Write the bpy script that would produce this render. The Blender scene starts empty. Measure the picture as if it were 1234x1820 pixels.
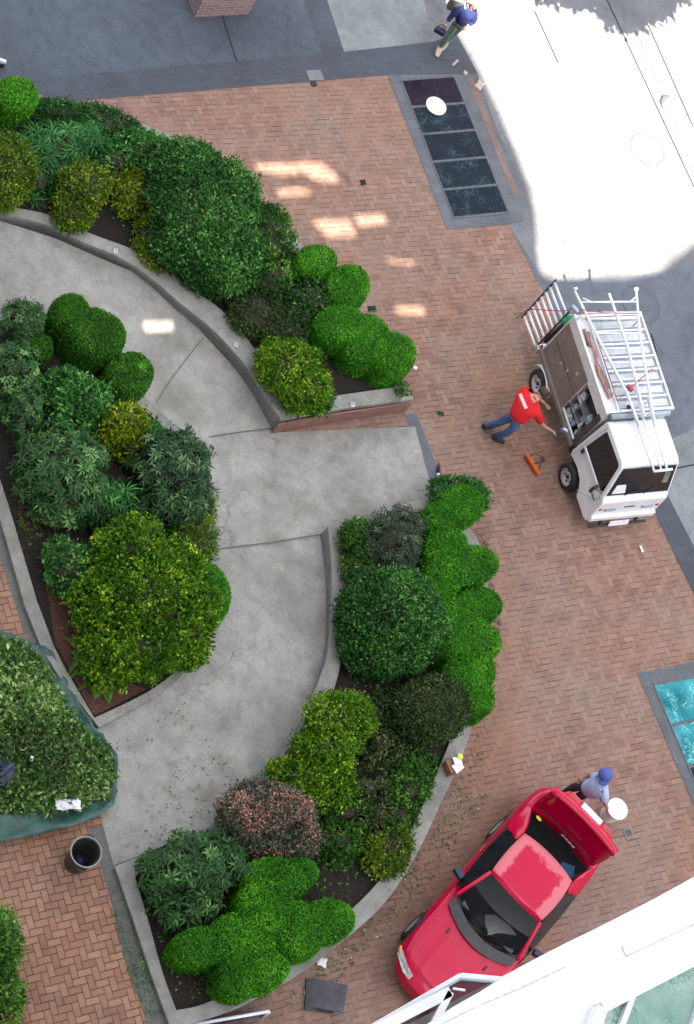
import bpy, bmesh, math, random
import numpy as np
from mathutils import Vector, Matrix, Euler
from mathutils.geometry import tessellate_polygon

S = bpy.context.scene
COL = S.collection
random.seed(7)
rng = np.random.default_rng(7)
R = math.radians

# ------------------------------------------------------------------ camera
TH, FPX, CAMH = R(33.9), 3589.0, 30.4
_n = math.hypot(.742, .67)
CC, SS = .742 / _n, .67 / _n
FW = np.array([0, math.sin(TH), -math.cos(TH)])
UPV = np.array([0, math.cos(TH), math.sin(TH)])
RT = np.array([1., 0, 0])
CX = CC * RT + SS * UPV
CY = -SS * RT + CC * UPV
cam = bpy.data.cameras.new('camera')
cam.sensor_fit = 'VERTICAL'
cam.sensor_height = 24.0
cam.lens = FPX / 1820 * 24.0
cam.clip_start = .1
cam.clip_end = 3000
camo = bpy.data.objects.new('camera', cam)
COL.objects.link(camo)
camo.matrix_world = Matrix(((CX[0], CY[0], -FW[0], 0), (CX[1], CY[1], -FW[1], 0), (CX[2], CY[2], -FW[2], CAMH), (0, 0, 0, 1)))
S.camera = camo

# ------------------------------------------------------------------ light
SUN_EL, SUN_AZ = R(50), math.atan2(-.893, .45)
SDIR = np.array([math.cos(SUN_AZ) * math.cos(SUN_EL), math.sin(SUN_AZ) * math.cos(SUN_EL), math.sin(SUN_EL)])
world = bpy.data.worlds.new('World')
S.world = world
world.use_nodes = True
wt = world.node_tree
sky = wt.nodes.new('ShaderNodeTexSky')
sky.sky_type = 'NISHITA'
sky.sun_disc = False
sky.sun_elevation = SUN_EL
sky.sun_rotation = math.pi / 2 - SUN_AZ
sky.air_density = .9
sky.dust_density = 3.0
sky.ozone_density = .6
bg = wt.nodes['Background']
bg.inputs['Strength'].default_value = .15
hs = wt.nodes.new('ShaderNodeHueSaturation')
hs.inputs['Saturation'].default_value = .22
wt.links.new(sky.outputs[0], hs.inputs['Color'])
wt.links.new(hs.outputs[0], bg.inputs['Color'])
sl = bpy.data.lights.new('sun', 'SUN')
sl.energy = 5.0
sl.angle = R(.22)
sl.color = (1, .91, .77)
so = bpy.data.objects.new('sun', sl)
COL.objects.link(so)
so.rotation_euler = Vector(SDIR).to_track_quat('Z', 'Y').to_euler()
S.view_settings.view_transform = 'Standard'
S.view_settings.look = 'None'
S.view_settings.gamma = 1
S.view_settings.exposure = 2.3
S.render.engine = 'CYCLES'
S.cycles.use_denoising = True
S.cycles.max_bounces = 6
S.cycles.caustics_reflective = False
S.cycles.caustics_refractive = False


# ------------------------------------------------------------------ helpers
def G(px, py, z=0.0):
    """the world point at height z that the photograph shows at this place"""
    d = FW * FPX + (px - 617) * CX - (py - 910) * CY
    t = (z - CAMH) / d[2]
    return np.array([d[0] * t, d[1] * t, z])


def GL(pts, z=0.0):
    return [G(p[0], p[1], p[2] if len(p) > 2 else z) for p in pts]


def tag(o, label=None, cat=None, group=None, kind=None):
    if label:
        o['label'] = label
    if cat:
        o['category'] = cat
    if group:
        o['group'] = group
    if kind:
        o['kind'] = kind
    return o


def thing(name, label, cat, loc=(0, 0, 0), rz=0.0, group=None):
    o = bpy.data.objects.new(name, None)
    o.empty_display_size = .2
    COL.objects.link(o)
    o.location = Vector([float(c) for c in loc])
    o.rotation_euler = (0, 0, rz)
    return tag(o, label, cat, group)


class MB:
    def __init__(s, org=(0, 0, 0)):
        s.v, s.f, s.m, s.org = [], [], [], np.array(org, float)

    def add(s, vs, fs, mi=0):
        b = len(s.v)
        s.v += [tuple(float(c) for c in v) for v in vs]
        s.f += [tuple(b + i for i in f) for f in fs]
        s.m += [mi] * len(fs)
        return s

    def box(s, c, d, rot=None, mi=0):
        x, y, z = d[0] / 2, d[1] / 2, d[2] / 2
        vs = [Vector(p) for p in [(-x, -y, -z), (x, -y, -z), (x, y, -z), (-x, y, -z), (-x, -y, z), (x, -y, z), (x, y, z), (-x, y, z)]]
        if rot is not None:
            M = rot if isinstance(rot, Matrix) else Euler(rot).to_matrix()
            vs = [M @ p for p in vs]
        c = Vector([float(q) for q in c])
        return s.add([p + c for p in vs], [(0, 3, 2, 1), (4, 5, 6, 7), (0, 1, 5, 4), (1, 2, 6, 5), (2, 3, 7, 6), (3, 0, 4, 7)], mi)

    def hexa(s, lo, hi, mi=0):
        """two matching quads joined to a solid"""
        return s.add(list(lo) + list(hi), [(3, 2, 1, 0), (4, 5, 6, 7), (0, 1, 5, 4), (1, 2, 6, 5), (2, 3, 7, 6), (3, 0, 4, 7)], mi)

    def tube(s, pts, r, n=8, mi=0, closed=False):
        pts = [Vector([float(c) for c in p]) for p in pts]
        k = len(pts)
        rr = r if isinstance(r, (list, tuple)) else [r] * k
        vs, fs = [], []
        ref = None
        for i, p in enumerate(pts):
            a = pts[i - 1] if (i > 0 or closed) else p
            b = pts[(i + 1) % k] if (i < k - 1 or closed) else p
            t = (b - a).normalized()
            if ref is None:
                ref = Vector((0, 0, 1)) if abs(t.z) < .9 else Vector((1, 0, 0))
            u = (ref - t * ref.dot(t))
            if u.length < 1e-4:
                u = t.orthogonal()
            u.normalize()
            ref = u
            w = t.cross(u)
            for j in range(n):
                an = 2 * math.pi * j / n
                vs.append(p + (u * math.cos(an) + w * math.sin(an)) * rr[i])
        for i in range(k if closed else k - 1):
            i2 = (i + 1) % k
            for j in range(n):
                j2 = (j + 1) % n
                fs.append((i * n + j, i * n + j2, i2 * n + j2, i2 * n + j))
        if not closed:
            fs.append(tuple(range(n - 1, -1, -1)))
            fs.append(tuple((k - 1) * n + j for j in range(n)))
        return s.add(vs, fs, mi)

    def lathe(s, prof, c=(0, 0, 0), n=24, M=None, mi=0, sx=1, sy=1, caps=True):
        vs, fs = [], []
        c = Vector([float(q) for q in c])
        for (r, z) in prof:
            for j in range(n):
                an = 2 * math.pi * j / n
                p = Vector((r * math.cos(an) * sx, r * math.sin(an) * sy, z))
                vs.append((M @ p if M else p) + c)
        k = len(prof)
        for i in range(k - 1):
            for j in range(n):
                j2 = (j + 1) % n
                fs.append((i * n + j, i * n + j2, (i + 1) * n + j2, (i + 1) * n + j))
        if caps:
            fs.append(tuple(range(n - 1, -1, -1)))
            fs.append(tuple((k - 1) * n + j for j in range(n)))
        return s.add(vs, fs, mi)

    def ball(s, c, r, n=10, mi=0, M=None):
        r = r if isinstance(r, (tuple, list)) else (r, r, r)
        vs, fs = [], []
        c = Vector([float(q) for q in c])
        m = n // 2
        for i in range(m + 1):
            t = math.pi * i / m
            q = max(math.sin(t), 1e-3)
            for j in range(n):
                a = 2 * math.pi * j / n
                p = Vector((r[0] * q * math.cos(a), r[1] * q * math.sin(a), r[2] * math.cos(t)))
                vs.append((M @ p if M else p) + c)
        for i in range(m):
            for j in range(n):
                j2 = (j + 1) % n
                fs.append((i * n + j, (i + 1) * n + j, (i + 1) * n + j2, i * n + j2))
        return s.add(vs, fs, mi)

    def prism(s, poly, z0, z1, mi=0):
        """polygon of world or local xy points between two heights"""
        k = len(poly)
        vs = [(p[0], p[1], z0) for p in poly] + [(p[0], p[1], z1) for p in poly]
        area = sum(poly[i][0] * poly[(i + 1) % k][1] - poly[(i + 1) % k][0] * poly[i][1] for i in range(k))
        fs = [tuple(range(k - 1, -1, -1)), tuple(range(k, 2 * k))] + [(i, (i + 1) % k, k + (i + 1) % k, k + i) for i in range(k)]
        if area < 0:
            fs = [tuple(reversed(f)) for f in fs]
        return s.add(vs, fs, mi)

    def pieces(s):
        par = list(range(len(s.v)))

        def find(i):
            while par[i] != i:
                par[i] = par[par[i]]
                i = par[i]
            return i
        for f in s.f:
            for i in f[1:]:
                par[find(i)] = find(f[0])
        out = {}
        for f, m in zip(s.f, s.m):
            mb = out.setdefault(find(f[0]), MB(s.org))
            mp = mb.__dict__.setdefault('mp', {})
            nf = []
            for i in f:
                if i not in mp:
                    mp[i] = len(mb.v)
                    mb.v.append(s.v[i])
                nf.append(mp[i])
            mb.f.append(tuple(nf))
            mb.m.append(m)
        return list(out.values())

    def each(s, name, mats, parent=None, **kw):
        """one object for every separate piece"""
        return [p.build(name, mats, parent, **kw) for p in s.pieces()]

    def build(s, name, mats, parent=None, smooth=False, bevel=0.0, sub=0, seg=2):
        me = bpy.data.meshes.new(name)
        o = s.org
        me.from_pydata([(v[0] - o[0], v[1] - o[1], v[2] - o[2]) for v in s.v], [], s.f)
        if not isinstance(mats, (list, tuple)):
            mats = [mats]
        for m in mats:
            me.materials.append(m)
        if len(mats) > 1:
            me.polygons.foreach_set('material_index', s.m)
        if smooth:
            me.polygons.foreach_set('use_smooth', [True] * len(me.polygons))
        me.update()
        ob = bpy.data.objects.new(name, me)
        COL.objects.link(ob)
        if parent is not None:
            ob.parent = parent
        else:
            ob.location = Vector([float(c) for c in o])
        if bevel:
            md = ob.modifiers.new('edge', 'BEVEL')
            md.width = bevel
            md.segments = seg
            md.limit_method = 'ANGLE'
            md.angle_limit = R(35)
        if sub:
            md = ob.modifiers.new('round', 'SUBSURF')
            md.levels = md.render_levels = sub
        return ob


def sheet(name, pts, z, m, kind='structure', parent=None):
    P = GL(pts, z)
    me = bpy.data.meshes.new(name)
    tri = tessellate_polygon([[Vector((p[0], p[1], 0)) for p in P]])
    fs = []
    for t in tri:
        a, b, c = [P[i] for i in t]
        cr = (b[0] - a[0]) * (c[1] - a[1]) - (b[1] - a[1]) * (c[0] - a[0])
        fs.append(t if cr > 0 else t[::-1])
    me.from_pydata([tuple(float(c) for c in p) for p in P], [], fs)
    me.materials.append(m)
    o = bpy.data.objects.new(name, me)
    COL.objects.link(o)
    if kind:
        o['kind'] = kind
    return o


# ------------------------------------------------------------------ materials
class NG:
    def __init__(s, name):
        s.mat = bpy.data.materials.new(name)
        s.mat.use_nodes = True
        s.t = s.mat.node_tree
        s.t.nodes.clear()
        s.out = s.t.nodes.new('ShaderNodeOutputMaterial')
        s.bsdf = s.t.nodes.new('ShaderNodeBsdfPrincipled')
        s.t.links.new(s.bsdf.outputs[0], s.out.inputs[0])
        s._obj = None

    def n(s, typ, **kw):
        nd = s.t.nodes.new('ShaderNode' + typ)
        for k, v in kw.items():
            setattr(nd, k, v)
        return nd

    def put(s, sock, v):
        if hasattr(v, 'links') or isinstance(v, bpy.types.NodeSocket):
            s.t.links.new(v, sock)
        elif isinstance(v, (tuple, list)) and len(v) == 3 and sock.type == 'RGBA':
            sock.default_value = (*v, 1)
        else:
            sock.default_value = v

    def m(s, op, a, b=0.0, c=0.0):
        nd = s.n('Math', operation=op)
        for i, v in enumerate((a, b, c)):
            s.put(nd.inputs[i], v)
        return nd.outputs[0]

    def obj(s):
        if s._obj is None:
            s._obj = s.n('TexCoord').outputs['Object']
        return s._obj

    def mapping(s, scale=(1, 1, 1), rot=(0, 0, 0), loc=(0, 0, 0), src=None):
        nd = s.n('Mapping')
        s.put(nd.inputs['Vector'], src or s.obj())
        nd.inputs['Scale'].default_value = scale
        nd.inputs['Rotation'].default_value = rot
        nd.inputs['Location'].default_value = loc
        return nd.outputs[0]

    def noise(s, scale, detail=4, rough=.55, vec=None, dist=0.0):
        nd = s.n('TexNoise')
        s.put(nd.inputs['Vector'], vec or s.obj())
        nd.inputs['Scale'].default_value = scale
        nd.inputs['Detail'].default_value = detail
        nd.inputs['Roughness'].default_value = rough
        nd.inputs['Distortion'].default_value = dist
        return nd.outputs['Fac']

    def ramp(s, fac, stops):
        nd = s.n('ValToRGB')
        s.put(nd.inputs[0], fac)
        e = nd.color_ramp.elements
        while len(e) < len(stops):
            e.new(.5)
        for i, (p, c) in enumerate(stops):
            e[i].position = p
            e[i].color = (*c, 1) if isinstance(c, (tuple, list)) else (c, c, c, 1)
        return nd.outputs[0]

    def mix(s, fac, a, b, blend='MIX'):
        nd = s.n('Mix', data_type='RGBA', blend_type=blend)
        s.put(nd.inputs[0], fac)
        s.put(nd.inputs[6], a)
        s.put(nd.inputs[7], b)
        return nd.outputs[2]

    def bump(s, h, strength=.3, dist=.01):
        nd = s.n('Bump')
        s.put(nd.inputs['Height'], h)
        nd.inputs['Strength'].default_value = strength
        nd.inputs['Distance'].default_value = dist
        s.t.links.new(nd.outputs[0], s.bsdf.inputs['Normal'])

    def set(s, **kw):
        for k, v in kw.items():
            s.put(s.bsdf.inputs[k.replace('_', ' ')], v)
        return s.mat


def plain(name, c, rough=.6, var=.12, scale=6.0, metal=0.0, bump=0.0, **kw):
    g = NG(name)
    f = g.noise(scale, 5, .6)
    lo = tuple(max(0, x * (1 - var * 1.6)) for x in c)
    hi = tuple(min(1, x * (1 + var * 1.6)) for x in c)
    col = g.ramp(f, [(.3, lo), (.7, hi)])
    if bump:
        g.bump(g.noise(scale * 8, 4), bump, .01)
    return g.set(Base_Color=col, Roughness=rough, Metallic=metal, **kw)


def grime(name, c, rough=.85, big=.8, fine=30.0, stain=(.10, .10, .09), amt=.5, bump=.25, moss=None, crack=True):
    """weathered concrete: broad mottling, fine grain, dark blotches"""
    g = NG(name)
    b = g.noise(big, 6, .62, dist=.3)
    col = g.ramp(b, [(.28, tuple(x * .68 for x in c)), (.5, c), (.74, tuple(min(1, x * 1.22) for x in c))])
    md_ = g.noise(3.0, 7, .72, vec=g.mapping(loc=(4, 4, 1)), dist=.6)
    col = g.mix(.75, col, g.ramp(md_, [(.32, .74), (.5, 1.0), (.68, 1.16)]), 'MULTIPLY')
    f = g.noise(fine, 6, .7)
    col = g.mix(.55, col, g.ramp(f, [(.3, .62), (.5, 1.0), (.72, 1.3)]), 'MULTIPLY')
    m2 = g.noise(4.0, 5, .6)
    col = g.mix(g.ramp(m2, [(.5, 0.0), (.78, amt)]), col, tuple(x * .5 for x in c))
    sp = g.noise(13, 3, .5)
    col = g.mix(g.ramp(sp, [(.66, 0.0), (.75, amt)]), col, stain)
    sk_ = g.noise(48, 2, .5, vec=g.mapping(loc=(3, 1, 0)))
    col = g.mix(g.ramp(sk_, [(.69, 0.0), (.74, .6)]), col, tuple(min(1, x * 1.9) for x in c))
    sk2 = g.noise(40, 2, .5, vec=g.mapping(loc=(13, 5, 0)))
    col = g.mix(g.ramp(sk2, [(.70, 0.0), (.76, .7)]), col, tuple(x * .3 for x in c))
    wsp = g.noise(19, 2, .5, vec=g.mapping(loc=(7, 3, 0)))
    col = g.mix(g.ramp(wsp, [(.70, 0.0), (.76, .5)]), col, tuple(min(1, x * 1.7) for x in c))
    if crack:
        vo = g.n('TexVoronoi', feature='DISTANCE_TO_EDGE')
        wv = g.n('TexNoise')
        g.put(wv.inputs['Vector'], g.obj())
        wv.inputs['Scale'].default_value = 1.6
        wv.inputs['Detail'].default_value = 6
        vv = g.n('VectorMath', operation='MULTIPLY_ADD')
        g.put(vv.inputs[0], wv.outputs['Color'])
        vv.inputs[1].default_value = (1.1, 1.1, 0)
        g.put(vv.inputs[2], g.obj())
        g.put(vo.inputs['Vector'], vv.outputs[0])
        vo.inputs['Scale'].default_value = .42
        cm = g.ramp(g.noise(.7, 3, .5, vec=g.mapping(loc=(9, 2, 0))), [(.5, 0.0), (.6, .55)])
        col = g.mix(g.m('MULTIPLY', g.ramp(vo.outputs['Distance'], [(.0, 1.0), (.008, 0.0)]), cm), col, tuple(x * .35 for x in c))
    if moss:
        ms = g.noise(1.1, 5, .65, vec=g.mapping(loc=(3, 9, 0)))
        col = g.mix(g.ramp(ms, [(.52, 0.0), (.72, .75)]), col, moss)
    g.bump(f, bump, .006)
    return g.set(Base_Color=col, Roughness=rough)


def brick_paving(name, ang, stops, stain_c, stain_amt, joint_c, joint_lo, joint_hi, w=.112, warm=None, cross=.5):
    """herringbone of 2:1 pavers laid at an angle"""
    g = NG(name)
    wob = g.n('TexNoise')
    g.put(wob.inputs['Vector'], g.obj())
    wob.inputs['Scale'].default_value = 5.0
    va = g.n('VectorMath', operation='MULTIPLY_ADD')
    g.put(va.inputs[0], wob.outputs['Color'])
    va.inputs[1].default_value = (.016, .016, 0)
    g.put(va.inputs[2], g.obj())
    v = g.mapping(rot=(0, 0, -ang), src=va.outputs[0])
    sp = g.n('SeparateXYZ')
    g.put(sp.inputs[0], v)
    u = g.m('DIVIDE', sp.outputs[0], w)
    t = g.m('DIVIDE', sp.outputs[1], w)
    i, j = g.m('FLOOR', u), g.m('FLOOR', t)
    fx, fy = g.m('SUBTRACT', u, i), g.m('SUBTRACT', t, j)
    k = g.m('FLOORED_MODULO', g.m('SUBTRACT', i, j), 4.0)
    k = g.m('ROUND', k)
    is1 = g.m('COMPARE', k, 1.0, .1)
    is2 = g.m('COMPARE', k, 2.0, .1)
    is3 = g.m('COMPARE', k, 3.0, .1)
    is0 = g.m('COMPARE', k, 0.0, .1)
    gx, gy = g.m('SUBTRACT', 1.0, fx), g.m('SUBTRACT', 1.0, fy)
    # distance to each edge, pushed away where the paver continues
    dl = g.m('ADD', fx, is1)
    dr = g.m('ADD', gx, is0)
    db = g.m('ADD', fy, is2)
    dt = g.m('ADD', gy, is3)
    d = g.m('MINIMUM', db, dt)
    d2 = g.m('MINIMUM', dl, dr)
    cmb = g.n('CombineXYZ')
    g.put(cmb.inputs[0], g.m('SUBTRACT', i, is1))
    g.put(cmb.inputs[1], g.m('SUBTRACT', j, is2))
    wn = g.n('TexWhiteNoise', noise_dimensions='2D')
    g.put(wn.inputs['Vector'], cmb.outputs[0])
    col = g.ramp(wn.outputs['Value'], stops)
    fine = g.noise(38, 5, .7)
    col = g.mix(.6, col, g.ramp(fine, [(.3, .66), (.5, 1.0), (.75, 1.28)]), 'MULTIPLY')
    big = g.noise(.42, 6, .62, dist=.5)
    col = g.mix(g.ramp(big, [(.40, 0.0), (.64, stain_amt)]), col, stain_c)
    if warm:
        wb = g.noise(.33, 5, .6, vec=g.mapping(loc=(11, 4, 2)))
        col = g.mix(g.ramp(wb, [(.48, 0.0), (.66, .55)]), col, warm)
    blot = g.noise(2.6, 5, .6, vec=g.mapping(loc=(5, 1, 0)))
    col = g.mix(.7, col, g.ramp(blot, [(.28, .70), (.5, 1.0), (.72, 1.17)]), 'MULTIPLY')
    gum = g.noise(9, 2, .4, vec=g.mapping(loc=(2, 8, 0)))
    col = g.mix(g.ramp(gum, [(.72, 0.0), (.77, .6)]), col, (.05, .04, .04))
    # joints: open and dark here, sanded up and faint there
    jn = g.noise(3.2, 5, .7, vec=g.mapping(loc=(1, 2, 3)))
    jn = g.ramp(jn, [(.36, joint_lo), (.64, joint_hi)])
    line = g.m('MAXIMUM', g.ramp(d, [(.04, 1.0), (.10, 0.0)]), g.m('MULTIPLY', g.ramp(d2, [(.035, 1.0), (.085, 0.0)]), cross))  # cross joints kept fainter: a lighting direction effect put into the colour
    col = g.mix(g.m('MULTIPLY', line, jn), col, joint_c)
    hgt = g.m('SUBTRACT', g.m('MULTIPLY', fine, .15), g.m('MULTIPLY', line, 1.0))
    g.bump(hgt, .35, .006)
    return g.set(Base_Color=col, Roughness=.82)


def paint(name, c, rough=.25, coat=.6, var=.03):
    return plain(name, c, rough, var, 3.0, Coat_Weight=coat, Coat_Roughness=.06)


def glass(name, tint=(.02, .03, .035), clear=.35, rough=.03, refl=1.1):
    g = NG(name)
    g.set(Base_Color=g.ramp(g.noise(2.0, 3), [(.3, tuple(x * .7 for x in tint)), (.7, tint)]), Roughness=rough, IOR=1.5)
    tr = g.n('BsdfTransparent')
    tr.inputs[0].default_value = (.55, .62, .62, 1)
    ms = g.n('MixShader')
    fr = g.n('Fresnel')
    fr.inputs[0].default_value = 1.45
    g.put(ms.inputs[0], g.m('MAXIMUM', g.m('MULTIPLY', g.m('ADD', fr.outputs[0], 0.0), refl), 1 - clear))
    g.t.links.new(tr.outputs[0], ms.inputs[1])
    g.t.links.new(g.bsdf.outputs[0], ms.inputs[2])
    g.t.links.new(ms.outputs[0], g.out.inputs[0])
    return g.mat


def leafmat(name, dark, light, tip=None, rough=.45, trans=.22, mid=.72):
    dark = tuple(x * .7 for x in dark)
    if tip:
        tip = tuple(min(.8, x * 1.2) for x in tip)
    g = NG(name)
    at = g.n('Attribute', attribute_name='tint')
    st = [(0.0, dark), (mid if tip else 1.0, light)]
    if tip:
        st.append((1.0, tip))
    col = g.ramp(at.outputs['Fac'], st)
    g.set(Base_Color=col, Roughness=rough, Specular_IOR_Level=.22)
    tl = g.n('BsdfTranslucent')
    g.put(tl.inputs[0], col)
    ms = g.n('MixShader')
    ms.inputs[0].default_value = trans
    g.t.links.new(g.bsdf.outputs[0], ms.inputs[1])
    g.t.links.new(tl.outputs[0], ms.inputs[2])
    g.t.links.new(ms.outputs[0], g.out.inputs[0])
    return g.mat


M = {}
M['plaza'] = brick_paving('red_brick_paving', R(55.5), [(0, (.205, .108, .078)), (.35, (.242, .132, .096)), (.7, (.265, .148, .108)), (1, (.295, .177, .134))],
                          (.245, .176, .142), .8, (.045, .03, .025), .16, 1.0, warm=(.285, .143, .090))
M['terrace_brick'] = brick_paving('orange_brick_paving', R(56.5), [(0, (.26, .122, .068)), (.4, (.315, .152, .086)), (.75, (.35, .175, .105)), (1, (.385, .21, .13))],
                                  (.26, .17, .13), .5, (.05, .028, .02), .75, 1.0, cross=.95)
M['concrete'] = grime('ramp_concrete', (.315, .305, .283), amt=.45, moss=(.19, .185, .14), stain=(.13, .12, .11))
M['coping'] = grime('coping_concrete', (.275, .27, .245), big=1.6, amt=.55, stain=(.11, .105, .085), moss=(.15, .15, .10))
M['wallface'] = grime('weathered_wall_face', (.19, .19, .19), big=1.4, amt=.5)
M['forecourt'] = grime('shade_toned_slab_concrete', (.072, .088, .114), big=.3, fine=22, amt=.6, stain=(.05, .055, .07))  # deep blue shade of this corner put into the base colour
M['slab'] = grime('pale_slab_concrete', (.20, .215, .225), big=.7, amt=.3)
M['street'] = grime('sun_paled_asphalt', (.165, .17, .18), big=.4, amt=.2)  # the road's asphalt made paler where it lies in the sun
M['asphalt'] = grime('street_asphalt', (.115, .13, .16), big=.5, fine=60, amt=.3)


def setts(name, ang, c, w=.11, l=.22):
    g = NG(name)
    v = g.mapping(rot=(0, 0, -ang))
    bt = g.n('TexBrick')
    g.put(bt.inputs['Vector'], v)
    bt.inputs['Scale'].default_value = 1.0
    bt.inputs['Brick Width'].default_value = l
    bt.inputs['Row Height'].default_value = w
    bt.inputs['Mortar Size'].default_value = .006
    bt.inputs['Mortar Smooth'].default_value = .2
    bt.inputs['Bias'].default_value = -.1
    bt.inputs['Color1'].default_value = (*[x * .9 for x in c], 1)
    bt.inputs['Color2'].default_value = (*[x * 1.1 for x in c], 1)
    bt.inputs['Mortar'].default_value = (*[x * .8 for x in c], 1)
    f = g.noise(34, 5, .7)
    col = g.mix(.6, bt.outputs['Color'], g.ramp(f, [(.3, .6), (.5, 1.0), (.75, 1.45)]), 'MULTIPLY')
    b = g.noise(.9, 5, .6)
    col = g.mix(.7, col, g.ramp(b, [(.3, .72), (.7, 1.25)]), 'MULTIPLY')
    g.bump(f, .3, .005)
    return g.set(Base_Color=col, Roughness=.8)


M['granite'] = setts('dark_granite_setts', R(57), (.06, .068, .088))
M['granite2'] = setts('dark_granite_border', R(-35), (.11, .118, .135), .34, .22)
M['terrace_strip'] = setts('mossy_granite_strip', R(-31), (.125, .125, .115), .20, .11)
M['redstrip'] = setts('brick_strip', R(-35), (.19, .125, .11))
M['wallbrick'] = setts('wall_brick', R(0), (.27, .12, .09), .075, .22)


def soil(name, c):
    g = NG(name)
    f = g.noise(26, 6, .75)
    col = g.ramp(f, [(.32, tuple(x * .35 for x in c)), (.52, c), (.72, tuple(x * 2.0 for x in c))])
    g.bump(f, .9, .03)
    return g.set(Base_Color=col, Roughness=.95)


M['soil'] = soil('dark_soil', (.022, .015, .012))
M['bark'] = soil('red_bark_mulch', (.10, .042, .03))
M['twig'] = plain('twig_bark', (.045, .035, .025), .9, .3, 20)
M['trunk'] = plain('trunk_bark', (.10, .075, .055), .9, .3, 12, bump=.5)
M['black'] = plain('black_rubber', (.018, .018, .02), .7, .2, 12)
M['blackpl'] = plain('black_plastic', (.03, .03, .033), .45, .2, 8)
M['white'] = paint('white_paint', (.78, .80, .83), .3, .4, .06)
M['whitemat'] = plain('matt_white', (.82, .82, .82), .6, .04, 5)
M['alu'] = plain('brushed_aluminium', (.66, .67, .70), .28, .08, 14, metal=.85)
M['alu_w'] = plain('pale_aluminium', (.82, .83, .86), .45, .06, 10, metal=.35)
M['panel'] = plain('brick_toned_aluminium', (.25, .215, .195), .42, .12, 5, metal=.35)  # aluminium with the reflected brick colour put into its base
M['darkpanel'] = plain('dark_side_panel', (.075, .062, .058), .45, .2, 5, metal=.2)
M['chassis'] = plain('chassis_metal', (.035, .035, .038), .6, .25, 10)
M['red'] = plain('red_car_paint', (.50, .0004, .040), .2, .05, 3.0, Coat_Weight=.45, Coat_Roughness=.03, Specular_IOR_Level=.12)
M['faded'] = plain('peeled_clearcoat', (.60, .16, .19), .55, .2, 7)
M['glass'] = glass('car_glass', (.006, .009, .011), clear=.6)
M['rim'] = plain('wheel_rim_metal', (.70, .71, .74), .35, .1, 10, metal=.25)
M['orange'] = plain('orange_plastic', (.75, .13, .02), .4, .08, 8)
M['wood'] = plain('broom_wood', (.36, .17, .065), .6, .15, 9)
M['lens_red'] = plain('red_lens', (.45, .01, .02), .2, .1, 8, Coat_Weight=.6)
M['lens_amber'] = plain('amber_lens', (.75, .26, .01), .2, .1, 8, Coat_Weight=.6)
M['lens_clear'] = plain('clear_lens', (.40, .41, .39), .18, .3, 26, Coat_Weight=.7)
M['skin'] = plain('skin', (.50, .27, .19), .55, .08, 8)
M['skin_tan'] = plain('tanned_skin', (.42, .21, .12), .55, .08, 8)
M['redcloth'] = plain('red_cotton', (.58, .006, .012), .85, .1, 6, bump=.2)
M['denim'] = plain('blue_denim', (.055, .115, .24), .85, .22, 12, bump=.3)
M['navy'] = plain('navy_cloth', (.012, .02, .10), .85, .2, 9, bump=.3)
M['greencloth'] = plain('green_trousers', (.09, .145, .115), .85, .15, 9, bump=.3)
M['pinkcloth'] = plain('pink_cuff', (.55, .20, .26), .85, .1, 9)
M['palecloth'] = plain('pale_blue_shirt', (.36, .43, .66), .85, .13, 7, bump=.3)
M['bluecap'] = plain('blue_cap_cloth', (.07, .10, .34), .8, .2, 9)
M['darkcloth'] = plain('dark_trousers', (.03, .03, .045), .85, .2, 9)
M['hair_dark'] = plain('dark_hair', (.03, .022, .018), .6, .3, 30)
M['hair_pale'] = plain('blonde_hair', (.62, .50, .36), .6, .2, 30)
M['beige'] = plain('beige_shoe', (.42, .34, .29), .7, .12, 12)
M['glove'] = plain('grey_glove', (.45, .45, .42), .8, .12, 12)
M['tarp'] = plain('green_tarp', (.035, .10, .082), .42, .3, 5, bump=.6)
M['navytarp'] = plain('navy_plastic', (.015, .02, .06), .4, .3, 6)
M['card'] = plain('cardboard', (.30, .15, .09), .8, .15, 8)
M['paper'] = plain('white_paper', (.75, .76, .80), .7, .06, 8)
M['yellow'] = plain('yellow_plastic', (.70, .72, .05), .4, .08, 8)
M['bluepl'] = plain('blue_plastic', (.12, .30, .62), .45, .12, 8)
M['greenpl'] = plain('green_plastic', (.02, .42, .16), .4, .15, 8)
M['redstrap'] = plain('red_strap', (.36, .03, .05), .7, .15, 12)
M['slate'] = plain('dark_slate_board', (.085, .08, .095), .7, .2, 7, bump=.2)
M['slot'] = plain('open_joint', (.016, .016, .018), .9, .2, 16)
M['iron'] = plain('cast_iron', (.09, .095, .105), .6, .25, 16, bump=.3)
M['frame_grey'] = plain('grey_blue_frame', (.33, .40, .47), .4, .1, 8)
M['stucco'] = plain('white_render', (.88, .88, .89), .8, .02, 2.0)
M['sun_blocker'] = grime('sun_blocker_concrete', (.24, .25, .27), big=.1, amt=.2)
M['bin'] = plain('dark_grey_plastic', (.04, .038, .038), .5, .15, 9)
M['binrim'] = plain('worn_grey_rim', (.22, .22, .215), .5, .2, 18)


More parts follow.
